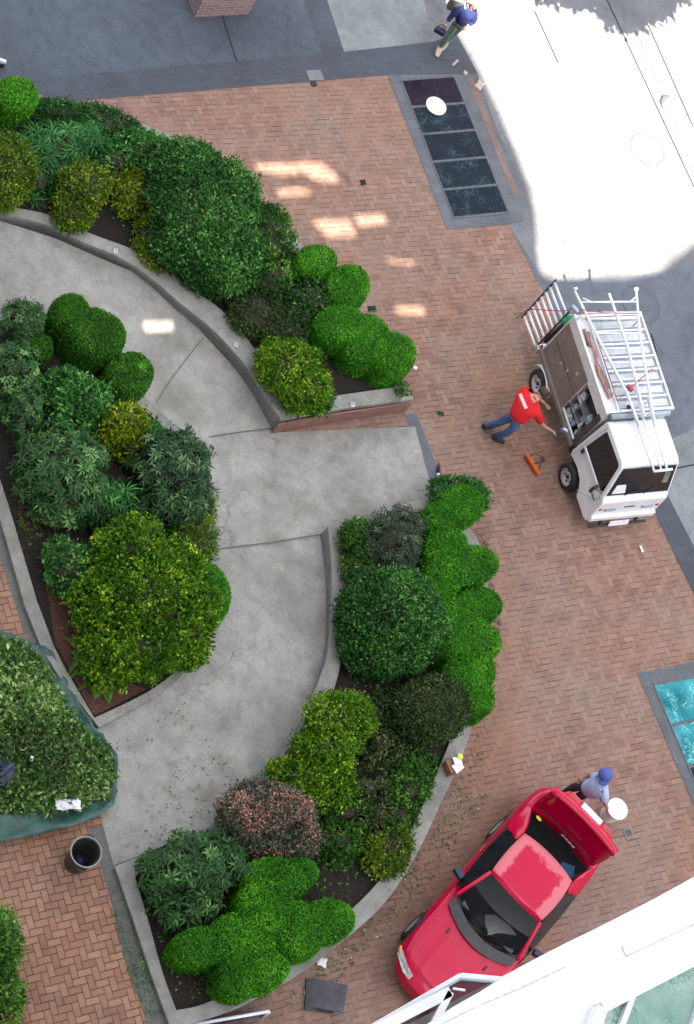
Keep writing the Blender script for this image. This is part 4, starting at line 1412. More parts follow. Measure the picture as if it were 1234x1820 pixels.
wsh = wquad(.04, .93, -.60, .60, -.69, .69, -.01, .008).build('windscreen', M['dglass'], truck)
wquad(.58, .87, -.56, -.36, -.60, -.30, .009, .012).build('dash_paper', M['paper'], wsh)
wquad(.25, .62, .42, .54, .44, .57, .009, .011).build('painted_reflection', plain('painted_reflection_tone', (.16, .20, .16), .1, .3, 8), wsh)  # pale patch laid on the opaque glass as a painted reflection
MB().tube([ws(.94, .12, .02), ws(.72, .30, .02)], .008, 6).tube([ws(.94, -.30, .02), ws(.80, -.06, .02)], .008, 6).each('wiper', M['black'], truck)
# front face: lamps, badge, bumper and guard bar
for y, m in ((-.42, 'headlight'), (.42, 'headlight')):
    MB().box((.975, YC + y, .84), (.03, .24, .09)).build(m, M['frame_grey'], truck, bevel=.01)
for y in (-.64, .64):
    MB().lathe([(0, 0), (.045, 0), (.04, .02), (0, .024)], c=(.955, YC + y, .86), n=14, M=Euler((0, R(90), 0)).to_matrix()).build('indicator', M['lens_red'], truck, smooth=True)
mb = MB()
for k_ in range(7):
    mb.box((.972, YC - .12 + k_ * .036, .90), (.012, .022, .028))
mb.build('badge', M['chassis'], truck)
MB().box((1.0, YC, .56), (.09, 1.46, .16)).build('bumper', M['white'], truck, bevel=.03)
MB().box((1.07, YC, .33), (.05, 1.30, .06)).box((1.03, YC - .4, .40), (.05, .04, .14)).box((1.03, YC + .4, .40), (.05, .04, .14)).build('guard_bar', M['blackpl'], truck, bevel=.01)
MB().box((1.09, YC - .02, .42), (.012, .44, .13), (0, -.35, 0)).build('number_plate', M['paper'], truck)
MB().box((.22, YC - hw(1.16) - .012, 1.165), (.84, .03, .045)).build('window_ledge', M['white'], truck, bevel=.01)
MB().box((-.18, YC - .743, 1.04), (.07, .02, .12)).build('fuel_flap', M['navytarp'], truck, bevel=.005)
mb = MB()
for k_ in range(9):
    mb.box((.52 + k_ * .032, YC - .745, .90), (.02, .01, .03))
mb.build('side_lettering', M['chassis'], truck)
MB().tube([(.78, YC - .70, 1.16), (.70, YC - .86, 1.24)], .012, 6).box((.68, YC - .90, 1.25), (.05, .16, .20), (0, 0, .3)).build('mirror', M['blackpl'], truck, bevel=.012)
MB().tube([(.80, YC - .745, 1.16), (.92, YC - .72, .98), (.95, YC - .70, .90)], .016, 6).build('door_pillar_trim', M['white'], truck)
MB().tube([(.36, YC - .742, .46), (.80, YC - .742, .95)], .006, 4).tube([(-.27, YC - .742, .72), (-.27, YC - .742, 1.17), (-.24, YC - hw(1.86), 1.88)], .006, 4).tube([(.80, YC - .742, .95), (.80, YC - .735, 1.18)], .006, 4).each('door_seam', M['frame_grey'], truck)
MB().tube([(.62, YC - .62, 1.93), (.62, YC + .62, 1.93)], .010, 6).each('roof_gutter', M['frame_grey'], truck)

MB().box((-1.0, YC - .30, .50), (3.4, .12, .14)).box((-1.0, YC + .30, .50), (3.4, .12, .14)).box((-1.3, YC, .58), (2.3, 1.2, .06)).box((-.55, YC, .52), (.4, 1.2, .22)).build('chassis', M['chassis'], truck)


def wheel(root, x, y, r_, w_, nm='wheel', side=-1):
    Mx = Euler((R(90), 0, 0)).to_matrix()
    o = MB().lathe([(r_ * .62, -w_ / 2), (r_ * .9, -w_ / 2), (r_, -w_ * .32), (r_, w_ * .32), (r_ * .9, w_ / 2), (r_ * .62, w_ / 2)], c=(x, y, r_), n=28, M=Mx, caps=False).build(nm, M['black'], root, smooth=True)
    mb = MB()
    s_ = -side
    mb.lathe([(0, s_ * w_ * .18), (r_ * .22, s_ * w_ * .22), (r_ * .3, s_ * w_ * .1), (r_ * .52, s_ * w_ * .16), (r_ * .64, s_ * w_ * .5), (r_ * .66, s_ * w_ * .42)], c=(x, y, r_), n=28, M=Mx, caps=False)
    mb.build('rim', M['rim'], o, smooth=True)
    mb = MB()
    for k_ in range(5):
        a = 2 * math.pi * k_ / 5
        mb.lathe([(0, s_ * w_ * .12), (r_ * .07, s_ * w_ * .12), (r_ * .07, s_ * w_ * .20), (0, s_ * w_ * .20)], c=(x + r_ * .4 * math.cos(a), y, r_ + r_ * .4 * math.sin(a)), n=8, M=Mx)
    mb.lathe([(0, s_ * w_ * .1), (r_ * .16, s_ * w_ * .1), (r_ * .13, s_ * w_ * .34), (0, s_ * w_ * .36)], c=(x, y, r_), n=12, M=Mx)
    mb.build('hub_bolt', M['black'], o)
    return o


for x in (0.0, -2.01):
    wheel(truck, x, YC - .68, .285, .18)
    wheel(truck, x, YC + .68, .285, .18, side=1)
for s_ in (-1, 1):
    mb = MB()
    pts = [(-2.01 + .36 * math.cos(a), .285 + .36 * math.sin(a)) for a in np.linspace(R(10), R(170), 11)]
    for (x0, z0), (x1, z1) in zip(pts, pts[1:]):
        mb.hexa([(x0, YC + s_ * .60, z0), (x1, YC + s_ * .60, z1), (x1, YC + s_ * .77, z1), (x0, YC + s_ * .77, z0)],
                [(x0 * 1.0, YC + s_ * .60, z0 + .012), (x1, YC + s_ * .60, z1 + .012), (x1, YC + s_ * .77, z1 + .012), (x0, YC + s_ * .77, z0 + .012)])
    mb.build('mudguard', M['whitemat'], truck)

# tool box body
X0, X1, Y0, Y1, ZB, ZT = -2.52, -.46, YC - .70, YC + .82, .66, 2.0
mb = MB()
mb.box(((X0 + X1) / 2, (Y0 + Y1) / 2 + .10, (ZB + ZT) / 2), (X1 - X0, Y1 - Y0 - .2, ZT - ZB))
MB().box(((X0 + X1) / 2, Y0 + .9, ZT + .006), (X1 - X0 - .1, 1.1, .012)).build('roof_deck', M['frame_grey'], truck)
mb.box(((X0 - 1.22) / 2, Y0 + .1, (ZB + ZT) / 2), (-1.22 - X0, .2, ZT - ZB))
mb.box(((X0 + X1) / 2 + .65, Y0 + .1, ZT - .11), (X1 + 1.22, .2, .22))
mb.box(((X1 - .52 + X1) / 2 + .22, Y0 + .1, 1.2), (.08, .2, 1.1))
mb.box((-.86, Y0 + .1, ZB + .06), (.72, .2, .12))
body = mb.build('box_body', M['alu_w'], truck)
MB().box((-1.86, Y0 - .008, 1.29), (1.24, .016, 1.10)).build('side_door', M['panel'], truck, bevel=.004)
MB().box((-1.86, Y0 - .018, 1.29), (1.22, .006, .012)).each('door_seam', M['chassis'], truck)
mb = MB()
for x, z in ((-1.72, 1.34), (-1.52, 1.60), (-1.95, 1.22)):
    mb.box((x, Y0 - .026, z), (.05, .02, .05))
mb.each('door_latch', M['alu'], truck, bevel=.004)
MB().box((-.49, Y0 - .008, 1.25), (.13, .016, 1.2)).build('front_panel', M['darkpanel'], truck)
MB().box(((X0 + X1) / 2, Y0 - .03, .715), (X1 - X0 + .02, .06, .10)).each('sill_rail', M['panel'], truck, bevel=.008)
MB().box((-.87, Y0 + .15, 1.28), (.66, .012, .98)).box((-.87, Y0 + .08, .795), (.66, .16, .012)).build('compartment', M['black'], truck)
# the compartment's lower flap edge and the tools inside
MB().box((-.86, Y0 - .02, .845), (.66, .03, .03)).build('flap_edge', M['whitemat'], truck)
random.seed(4)
mb, mb2 = MB(), MB()
for k_ in range(16):
    x, z = random.uniform(-1.14, -.62), random.choice((.86, 1.12, 1.40))
    d_ = (random.uniform(.05, .13), random.uniform(.06, .10), random.uniform(.08, .2))
    (mb if k_ % 3 else mb2).box((x, Y0 + .06 + random.uniform(-.02, .04), z + d_[2] / 2), d_, (0, random.uniform(-.3, .3), random.uniform(-.3, .3)))
mb.each('tool', M['frame_grey'], truck, bevel=.008)
mb2.each('tool', M['alu'], truck, bevel=.008)
MB().box((-.87, Y0 + .06, 1.10), (.66, .16, .012)).box((-.87, Y0 + .06, 1.38), (.66, .16, .012)).build('shelf', M['alu'], truck)
# roof of the box: edge rails, cross bars, silver panels and the side tray
mb = MB()
mb.box(((X0 + X1) / 2, Y0 + .02, ZT + .035), (X1 - X0 + .04, .045, .07)).box(((X0 + X1) / 2, Y1 - .02, ZT + .035), (X1 - X0 + .04, .045, .07))
mb.box((X0 + .02, (Y0 + Y1) / 2, ZT + .03), (.05, Y1 - Y0, .06)).box((X1 - .02, (Y0 + Y1) / 2, ZT + .03), (.05, Y1 - Y0, .06))
mb.box(((X0 + X1) / 2, Y0 + .30, ZT + .03), (X1 - X0, .04, .06))
mb.each('roof_rail', M['alu_w'], truck, bevel=.008)
mb = MB()
for k_ in range(7):
    x = X0 + .22 + k_ * .28
    mb.box((x, Y0 + .90, ZT + .02), (.15, 1.08, .02))
mb.each('roof_panel', M['alu'], truck, bevel=.008)
mb = MB()
for k_ in range(8):
    x = X0 + .09 + k_ * .28
    mb.tube([(x, Y0 + .33, ZT + .055), (x, Y1 - .06, ZT + .055)], .02, 8)
mb.each('roof_bar', M['alu_w'], truck)
mb = MB()
mb.tube([(X0 + .3, Y0 + .12, ZT + .05), (X0 + .8, Y0 + .2, ZT + .06), (X0 + 1.2, Y0 + .13, ZT + .05), (X1 - .3, Y0 + .2, ZT + .05)], .03, 8)
mb.build('tray_hose', plain('pinkish_hose', (.42, .20, .18), .6, .3, 14), truck, smooth=True)
MB().box((X0 + 1.3, Y0 + .20, ZT + .03), (.5, .09, .05), (0, 0, .1)).box((X0 + .5, Y0 + .16, ZT + .03), (.3, .1, .05), (0, 0, -.1)).each('tray_tool', plain('brown_tool', (.20, .14, .11), .6, .4, 14), truck, bevel=.01)
MB().lathe([(.0, 0), (.05, 0), (.05, .012), (0, .012)], c=(X1 - .10, Y0 + .55, ZT + .02), n=10).build('cap', M['black'], truck)
MB().tube([(X1 + .06, Y0 + .12, ZT + .0), (X1 + .06, Y1 - .1, ZT + .0)], .055, 12).build('front_roll', M['frame_grey'], truck, smooth=True)
# upright slatted gate at the rear corner
gy = Y0 + .0
mb = MB()
for k_ in range(8):
    z = .50 + k_ * .185
    mb.tube([(-3.38, gy, z), (-2.66, gy, z + .05)], .026, 8)
mb.each('gate_slat', M['alu_w'], truck, smooth=True)
MB().tube([(-3.40, gy, .42), (-3.40, gy, 1.86)], .022, 8).tube([(-2.66, gy, .45), (-2.66, gy, 1.95)], .022, 8).each('gate_frame', M['chassis'], truck, smooth=True)
MB().box((-2.60, YC - .1, .60), (.12, 1.3, .16)).build('rear_bumper', M['alu'], truck, bevel=.01)
MB().box((-2.55, Y0 - .03, .78), (.05, .04, .10)).build('side_marker', M['lens_red'], truck, bevel=.006)
MB().ball((-2.60, Y0 + .10, 1.72), (.09, .13, .17), 14).build('green_bag', M['greenpl'], truck, smooth=True)
MB().tube([(-2.60, Y0 + .02, .9), (-2.58, Y0 + .05, 1.6)], .05, 8).build('hose', M['black'], truck, smooth=True)
# rear and front ladder supports
zl = 2.30
mb = MB()
for px, py in ((1034, 560), (1137, 568), (1098, 690), (1160, 705)):
    p = TLoc(px, py, zl - .04)
    mb.tube([(p.x, p.y, ZT + .02), (p.x, p.y, zl - .035)], .018, 8)
mb.each('rack_post', M['alu_w'], truck, smooth=True)

# ------------------------------------------------------------------ ladders lying on the rack
a0 = TLoc(1090, 640, zl)
ldr = thing('ladder', 'wide tapering white ladder lying on top of the truck rack, pointing over the cab', 'ladder', tuple(Matrix.Rotation(TA, 3, 'Z') @ a0 + Vector(TO)), TA)


def lt(px, py, dz=0.0):
    return TLoc(px, py, zl + dz) - a0


mb = MB()
A = [lt(1022, 518), lt(1070, 614), lt(1115, 700), lt(1137, 758)]
Bq = [lt(1131, 518), lt(1137, 591), lt(1159, 725), lt(1165, 758)]
mb.tube(A, .026, 8).tube(Bq, .026, 8)
mb.tube([lt(1083, 522, .02), lt(1115, 614, .02), lt(1146, 741, .02)], .026, 8)
mb.each('side_rail', M['alu_w'], ldr, smooth=True)
mb = MB()


def alongp(P, t):
    n_ = len(P) - 1
    i = min(int(t * n_), n_ - 1)
    return P[i].lerp(P[i + 1], t * n_ - i)


def at_y(P, py):
    return P


pxA = lambda y: np.interp(y, [518, 614, 700, 758], [1022, 1070, 1115, 1137])
pxB = lambda y: np.interp(y, [518, 591, 725, 758], [1131, 1137, 1159, 1165])
for y in (537, 556, 567, 593, 619, 644, 674, 705):
    mb.tube([lt(pxA(y), y), lt(pxB(y), y - 1)], .017, 8)
mb.each('rung', M['alu_w'], ldr, smooth=True)
mb = MB()
mb.tube([lt(1020, 514), lt(1026, 512, .02)], .03, 8).tube([lt(1128, 514), lt(1134, 513, .02)], .03, 8)
mb.tube([lt(1036, 530), lt(1052, 537)], .014, 6).tube([lt(1120, 537), lt(1130, 528)], .014, 6)
mb.each('rail_foot', M['alu_w'], ldr, smooth=True)
zl2 = 2.12
b0 = TLoc(1155, 790, zl2)
ld2 = thing('ladder', 'narrow white ladder section lying over the cab roof to the windscreen', 'ladder', tuple(Matrix.Rotation(TA, 3, 'Z') @ b0 + Vector(TO)), TA)


def l2(px, py, dz=0.0):
    return TLoc(px, py, zl2 + dz) - b0


mb = MB()
mb.tube([l2(1117, 702, .12), l2(1134, 757), l2(1163, 838)], .022, 8).tube([l2(1150, 702, .12), l2(1163, 756), l2(1186, 835)], .022, 8).tube([l2(1128, 690, .14), l2(1147, 756, .02), l2(1176, 836, .01)], .018, 8)
mb.each('side_rail', M['alu_w'], ld2, smooth=True)
mb = MB()
for y in (715, 735, 757, 777, 797, 817, 837):
    xa, xb = np.interp(y, [702, 757, 838], [1117, 1134, 1163]), np.interp(y, [702, 756, 835], [1150, 1163, 1187])
    d_ = max(0, (757 - y) / 55 * .12)
    mb.tube([l2(xa, y, d_), l2(xb, y - 1, d_)], .015, 8)
mb.each('rung', M['alu_w'], ld2, smooth=True)
mb = MB()
mb.tube([l2(1162, 838), l2(1195, 834)], .026, 8)
mb.each('rail_foot', M['alu_w'], ld2, smooth=True)
s0 = TLoc(1075, 556, 2.36)
st = thing('strap', 'dark red tie-down strap stretched across the rear of the ladder rack to the slatted gate', 'strap', tuple(Matrix.Rotation(TA, 3, 'Z') @ s0 + Vector(TO)), TA)
q_ = lambda px, py, z: TLoc(px, py, z) - s0
MB().tube([q_(918, 566, 1.0), q_(938, 549, 1.6), q_(1000, 553, 2.05), q_(1022, 548, 2.36), q_(1075, 556, 2.35), q_(1133, 557, 2.35)], .009, 6).build('webbing', M['redstrap'], st)
MB().box(q_(1022, 549, 2.36), (.16, .07, .06), (0, 0, .5)).build('ratchet', M['frame_grey'], st, bevel=.01)
s0 = TLoc(1110, 690, 2.36)
st = thing('strap', 'red tie-down strap winding between the rungs near the cab', 'strap', tuple(Matrix.Rotation(TA, 3, 'Z') @ s0 + Vector(TO)), TA)
MB().tube([q_(1060, 600, 2.1), q_(1080, 660, 2.1), q_(1097, 712, 2.1), q_(1118, 692, 2.34), q_(1140, 672, 2.36), q_(1161, 655, 2.2)], .009, 6).build('webbing', M['redstrap'], st)
MB().box(q_(1120, 690, 2.36), (.14, .08, .05), (0, 0, .6)).build('ratchet', M['redstrap'], st, bevel=.01)

# push broom leaning on the truck
h0, h1 = G(957, 824, .10), G(1052, 750, 0)
e1 = TLoc(1050, 752, .80)
e1 = Matrix.Rotation(TA, 3, 'Z') @ e1 + Vector(TO)
br = thing('push_broom', 'orange-headed push broom leaning on the side of the white truck', 'broom', G(945, 828, 0))
o_ = np.array(br.location)
b0_, b1_ = G(935, 810, .05), G(957, 845, .05)
dirb = Vector(b1_ - b0_).normalized()
ang = math.atan2(dirb.y, dirb.x)
mid = (b0_ + b1_) / 2
MB(o_).box(mid + np.array([0, 0, .05]), (np.linalg.norm(b1_ - b0_), .075, .055), (0, 0, ang)).build('head', M['orange'], br, bevel=.01)
MB(o_).box(mid - np.array([0, 0, .01]), (np.linalg.norm(b1_ - b0_) - .02, .085, .07), (0, 0, ang)).build('bristles', plain('dark_orange_bristles', (.35, .07, .02), .9, .3, 30), br)
jn = G(968, 820, .16)
MB(o_).tube([mid + np.array(dirb) * .16 + np.array([0, 0, .08]), G(967, 810, .12), jn], .009, 6).tube([mid - np.array(dirb) * .17 + np.array([0, 0, .08]), G(952, 806, .12), G(962, 811, .14), jn], .009, 6).tube([mid + np.array([0, 0, .08]), jn], .009, 6).build('brace', M['black'], br)
MB(o_).tube([jn, tuple(e1)], .015, 8).build('handle', M['wood'], br, smooth=True)

# ------------------------------------------------------------------ red coupe with its boot open
CA = R(266)
CO = np.array([6.310, 16.494, 0]) + .14 * np.array([-math.sin(CA), math.cos(CA), 0])
CO = CO + G(886, 1590, 0) - G(902, 1590, 0)
car = thing('parked_car', 'red two-door coupe with its boot lid standing open and peeling roof lacquer', 'car', CO, CA)
stn = [(2.36, .40, .50, .47), (2.31, .58, .56, .52), (2.12, .74, .635, .585), (1.80, .82, .70, .655), (1.42, .855, .775, .735), (1.08, .86, .855, .80), (.92, .86, .885, .825), (.0, .87, .90, .855),
       (-1.0, .875, .93, .885), (-1.48, .87, .95, .90), (-1.90, .835, .93, .87), (-2.10, .78, .88, .80), (-2.19, .66, .74, .68)]


def csec(w, zt, zs, lo):
    h = [(0, zt), (w * .45, zt - .006), (w * .76, zt - .03), (w * .91, zs), (w * .985, zs - .10), (w, zs - .22), (w * .99, .36), (w * .95, .24 + lo), (w * .80, .20 + lo), (0, .20 + lo)]
    return h + [(-y, z) for y, z in h[-2:0:-1]]


vs, fs = [], []
for i, (x, w, zt, zs) in enumerate(stn):
    lo = .06 if i in (0, len(stn) - 1) else 0
    for (y, z) in csec(w, zt, zs, lo):
        z = max(z, .2) if z < zt else z
        vs.append((x - .10 * (abs(y) / .86) ** 2 * (1 if x > 1.9 else 0) + .06 * (abs(y) / .86) ** 2 * (1 if x < -1.8 else 0), y, z))
nS = len(csec(1, 1, 1, 0))
for i in range(len(stn) - 1):
    for j in range(nS):
        j2 = (j + 1) % nS
        fs.append((i * nS + j, i * nS + j2, (i + 1) * nS + j2, (i + 1) * nS + j))
fs.append(tuple(range(nS - 1, -1, -1)))
fs.append(tuple((len(stn) - 1) * nS + j for j in range(nS)))
cb = MB().add(vs, fs).build('body', M['red'], car, smooth=True, sub=2)
bm = bmesh.new()
bm.from_mesh(cb.data)
bmesh.ops.recalc_face_normals(bm, faces=bm.faces)
bm.to_mesh(cb.data)
bm.free()
cut = MB()
for x in (1.42, -1.05):
    for s_ in (-1, 1):
        cut.lathe([(0, -.16), (.345, -.16), (.345, .16), (0, .16)], c=(x, s_ * .86, .30), n=32, M=Euler((R(90), 0, 0)).to_matrix())
cuto = cut.build('wheel_arch_cut', M['black'], None)
bm = bmesh.new()
bm.from_mesh(cuto.data)
bmesh.ops.recalc_face_normals(bm, faces=bm.faces)
bm.to_mesh(cuto.data)
bm.free()
cuto.parent = car
bo = cb.modifiers.new('arches', 'BOOLEAN')
bo.object = cuto
bo.operation = 'DIFFERENCE'
bpy.context.view_layer.update()
dg = bpy.context.evaluated_depsgraph_get()
nm_ = bpy.data.meshes.new_from_object(cb.evaluated_get(dg))
cb.modifiers.clear()
cb.data = nm_
bpy.data.objects.remove(cuto)
for x in (1.42, -1.05):
    wheel(car, x, -.77, .305, .19)
    wheel(car, x, .77, .305, .19, side=1)


def ctop(x, y):
    xs = [s_[0] for s_ in stn][::-1]
    zt = np.interp(x, xs, [s_[2] for s_ in stn][::-1])
    w = np.interp(x, xs, [s_[1] for s_ in stn][::-1])
    return zt - .034 * min(1.3, abs(y) / (w * .76)) ** 2


# bonnet with its raised middle
vs, fs = [], []
nx_, ny_ = 14, 16
for i in range(nx_ + 1):
    t = i / nx_
    for j in range(ny_ + 1):
        s_ = j / ny_ * 2 - 1
        wd = .60 + (.53 - .60) * t
        x = .96 + .17 * (1 - s_ * s_) * (1 - t) + 1.17 * t - .10 * s_ * s_ * t
        y = s_ * wd
        rid = .024 * math.exp(-((abs(y) - (.42 - .08 * t)) / .035) ** 2) * (1 - .2 * t)
        mid_ = .012 if abs(y) < (.42 - .08 * t) else 0
        vs.append((x, y, ctop(x, y) + .008 + rid + mid_))
for i in range(nx_):
    for j in range(ny_):
        a = i * (ny_ + 1) + j
        fs.append((a, a + ny_ + 1, a + ny_ + 2, a + 1))
hd = MB().add(vs, fs).build('bonnet', M['red'], car, smooth=True, sub=1)
for p_ in hd.data.polygons:
    if p_.normal.z < 0:
        p_.flip()
mb = MB()
for s_ in (-1, 1):
    mb.box((1.30, s_ * .43, ctop(1.3, .43) + .034), (.10, .03, .008), (0, 0, 0))
mb.each('bonnet_vent', M['black'], car)
# dark cowl strip under the windscreen
mb = MB()
pts = [(y, 1.14 - .25 * (y / .72) ** 2, .93 - .02 * (y / .72) ** 2) for y in np.linspace(-.72, .72, 13)]
for (y0, x0, z0), (y1, x1, z1) in zip(pts, pts[1:]):
    mb.add([(x0 + .09, y0, z0 - .022), (x0 - .10, y0, z0 + .028), (x1 - .10, y1, z1 + .028), (x1 + .09, y1, z1 - .022)], [(0, 3, 2, 1)])
cw = mb.build('cowl', M['blackpl'], car, smooth=True)

# cabin glass
ny_ = 13


def wcurve(t, s_):
    """windscreen: t 0 at the base, 1 at the roof"""
    xb, xr = 1.06 - .22 * s_ * s_, .24 - .06 * s_ * s_
    zb, zr = .93 - .015 * s_ * s_, 1.235 - .035 * s_ * s_
    wb, wr = .72, .565
    tt = t
    return (xb + (xr - xb) * tt, s_ * (wb + (wr - wb) * tt), zb + (zr - zb) * tt + .035 * math.sin(math.pi * tt))


def rcurve(t, s_):
    xb, xr = -1.50 + .10 * s_ * s_, -.86 + .05 * s_ * s_
    zb, zr = .965 - .015 * s_ * s_, 1.235 - .035 * s_ * s_
    wb, wr = .70, .55
    return (xb + (xr - xb) * t, s_ * (wb + (wr - wb) * t), zb + (zr - zb) * t + .03 * math.sin(math.pi * t))


def patch(fn, nt, ns, flip=False):
    vs = [fn(i / nt, j / ns * 2 - 1) for i in range(nt + 1) for j in range(ns + 1)]
    fs = []
    for i in range(nt):
        for j in range(ns):
            a = i * (ns + 1) + j
            f = (a, a + 1, a + ns + 2, a + ns + 1)
            fs.append(f[::-1] if flip else f)
    return vs, fs


wsc = MB().add(*patch(wcurve, 8, 16)).build('windscreen', M['glass'], car, smooth=True)
rgl = MB().add(*patch(rcurve, 8, 16, True)).build('rear_window', glass('rear_glass', (.004, .005, .007), clear=.8, refl=.35), car, smooth=True)
st_ = MB()
p0 = Vector(rcurve(.22, -.78))
st_.lathe([(0, 0), (.062, 0), (.062, .002), (0, .002)], c=p0 + Vector((-.004, 0, .008)), n=12, M=Euler((0, R(-24), 0)).to_matrix(), sx=.75)
stk = st_.build('sticker', M['yellow'], rgl)
for s_ in (-1, 1):
    # side window and C pillar
    low = [(.72, .815, .905), (.2, .83, .915), (-.3, .835, .925), (-.62, .825, .935), (-.80, .80, .96)]
    hi = [(.30, .60, 1.17), (.0, .605, 1.205), (-.3, .60, 1.215), (-.52, .60, 1.205), (-.72, .66, 1.13)]
    vs = [(x, s_ * y, z) for x, y, z in low + hi]
    MB().add(vs, [(i, i + 1, 6 + i, 5 + i) if s_ < 0 else (i + 5, i + 6, i + 1, i) for i in range(4)]).build('side_window', M['dglass'], car, smooth=True)
    # pillars and roof sides
    mb = MB()
    A1 = [Vector(wcurve(t, s_)) for t in np.linspace(0, 1, 7)]
    mb.tube([p + Vector((0, s_ * .012, .0)) for p in A1], .034, 8)
    mb.build('front_pillar', M['red'], car, smooth=True)
    vs = [(-.72, s_ * .815, .92), (-.50, s_ * .605, 1.212), (-.86, s_ * .565, 1.212), (-1.10, s_ * .625, 1.13), (-1.42, s_ * .71, .96), (-1.50, s_ * .80, .91), (-1.1, s_ * .835, .90), (-.74, s_ * .70, 1.10)]
    fl = [(0, 7, 3, 6), (7, 1, 2, 3), (6, 3, 4, 5)]
    cp = MB().add(vs, [f if s_ > 0 else f[::-1] for f in fl]).build('rear_pillar', M['red'], car, smooth=True, sub=2)
    md = cp.modifiers.new('thick', 'SOLIDIFY')
    md.thickness = .03
    md.offset = 0
    # belt line fill between body and glass
    vs = [(.95, s_ * .76, .885), (.5, s_ * .83, .885), (-.3, s_ * .845, .90), (-.85, s_ * .835, .92), (-.80, s_ * .80, .965), (-.3, s_ * .832, .93), (.2, s_ * .828, .918), (.80, s_ * .80, .908)]
    MB().add(vs, [(0, 1, 6, 7), (1, 2, 5, 6), (2, 3, 4, 5)] if s_ > 0 else [(7, 6, 1, 0), (6, 5, 2, 1), (5, 4, 3, 2)]).build('belt_trim', M['black'], car, smooth=True)
    MB().box((.50, s_ * .93, .97), (.12, .20, .12), (0, 0, s_ * .25)).build('mirror', M['navytarp'], car, bevel=.03, seg=3)
    MB().box((-.28, s_ * .872, .76), (.16, .03, .03)).build('door_handle', M['lens_red'], car, bevel=.008)
    MB().tube([(.74, s_ * .868, .80), (.70, s_ * .872, .40)], .004, 4).tube([(-.52, s_ * .872, .84), (-.56, s_ * .874, .40)], .004, 4).each('door_seam', M['black'], car)
    # lamps
    f0 = [(2.11, s_ * .775, .575), (2.255, s_ * .52, .545), (2.275, s_ * .36, .545), (2.21, s_ * .36, .60), (2.17, s_ * .52, .615), (2.04, s_ * .755, .635)]
    lift = [(x + .012, y * 1.008, z + .018) for x, y, z in f0]
    mb = MB()
    n_ = 6
    mb.add(f0 + lift, [tuple(range(n_, 2 * n_)) if s_ > 0 else tuple(range(2 * n_ - 1, n_ - 1, -1))] + [(i, (i + 1) % n_, n_ + (i + 1) % n_, n_ + i) for i in range(n_)])
    hl = mb.build('headlight', M['lens_clear'], car, bevel=.006)
    MB().ball((2.05, s_ * .795, .615), (.07, .028, .035), 12, M=Euler((0, 0, -s_ * .5)).to_matrix()).build('indicator', M['lens_amber'], car, smooth=True)
g_ = NG('peeling_roof_paint')
sp_ = g_.n('SeparateXYZ')
g_.put(sp_.inputs[0], g_.obj())
ey_ = g_.m('MULTIPLY', g_.m('ABSOLUTE', sp_.outputs[1]), 1.75)
ex_ = g_.m('MULTIPLY', g_.m('ABSOLUTE', g_.m('ADD', sp_.outputs[0], .02)), 1.12)
dd = g_.m('ADD', g_.m('MAXIMUM', ey_, ex_), g_.m('MULTIPLY', g_.m('SUBTRACT', g_.noise(7, 5, .6), .5), .42))
pl_ = g_.ramp(dd, [(.68, 0.0), (.77, 1.0)])
frontk = g_.m('LESS_THAN', sp_.outputs[0], .13)
pl_ = g_.m('MULTIPLY', pl_, frontk)
g_.set(Base_Color=g_.mix(pl_, (.50, .0004, .040), (.62, .16, .19)), Roughness=g_.m('MULTIPLY_ADD', pl_, .3, .28), Coat_Weight=g_.m('MULTIPLY', g_.m('SUBTRACT', 1.0, pl_), .45), Coat_Roughness=.03, Specular_IOR_Level=.12)
M['roofred'] = g_.mat


def roofp(t, s_):
    x = (.24 - .06 * s_ * s_) * (1 - t) + (-.86 + .05 * s_ * s_) * t
    w = .575 + .035 * math.sin(math.pi * t) - .015 * t
    z = 1.238 + .028 * math.sin(math.pi * t) - .035 * abs(s_) ** 2.5
    return (x, s_ * w, z)


rf = MB().add(*patch(roofp, 8, 12, True)).build('roof', M['roofred'], car, smooth=True)
for o_ in (rf,):
    md = o_.modifiers.new('thick', 'SOLIDIFY')
    md.thickness = .03
    md.offset = -1
for p_ in rf.data.polygons:
    if p_.normal.z < 0:
        p_.flip()
# wipers on the screen
mb = MB()
for y0, y1 in ((-.42, .02), (.14, .56)):
    a, b = Vector(wcurve(.03, y0)), Vector(wcurve(.10, y1))
    mb.tube([a + Vector((.02, 0, .02)), b + Vector((.01, 0, .03))], .008, 6)
mb.each('wiper', M['black'], car)
# cabin inside
MB().prism([(.86, -.66), (.98, 0), (.86, .66), (-1.36, .66), (-1.42, 0), (-1.36, -.66)], .915, .955).build('cabin_floor', M['black'], car)
MB().box((.72, 0, .97), (.30, 1.16, .05)).build('dashboard', M['blackpl'], car, bevel=.04)
for s_ in (-.35, .35):
    MB().box((-.05, s_, .60), (.5, .46, .14)).box((-.34, s_, .84), (.14, .44, .50), (0, -.35, 0)).box((-.44, s_, 1.10), (.08, .22, .12), (0, -.3, 0)).build('seat', plain('grey_seat', (.035, .04, .042), .9, .2, 8), car, bevel=.04)
MB().tube([(.48 + .03 * math.cos(a) * 0, .35 + .17 * math.cos(a), .93 + .16 * math.sin(a)) for a in np.linspace(0, 2 * math.pi, 18)[:-1]], .014, 6, closed=True).build('steering_wheel', M['blackpl'], car)
MB().box((-1.15, 0, .88), (.5, 1.2, .04)).build('parcel_shelf', M['black'], car)
MB().box((-1.05, .42, .94), (.22, .26, .06), (0, 0, .5)).build('blue_cloth', M['bluepl'], car, bevel=.02)
mb = MB()
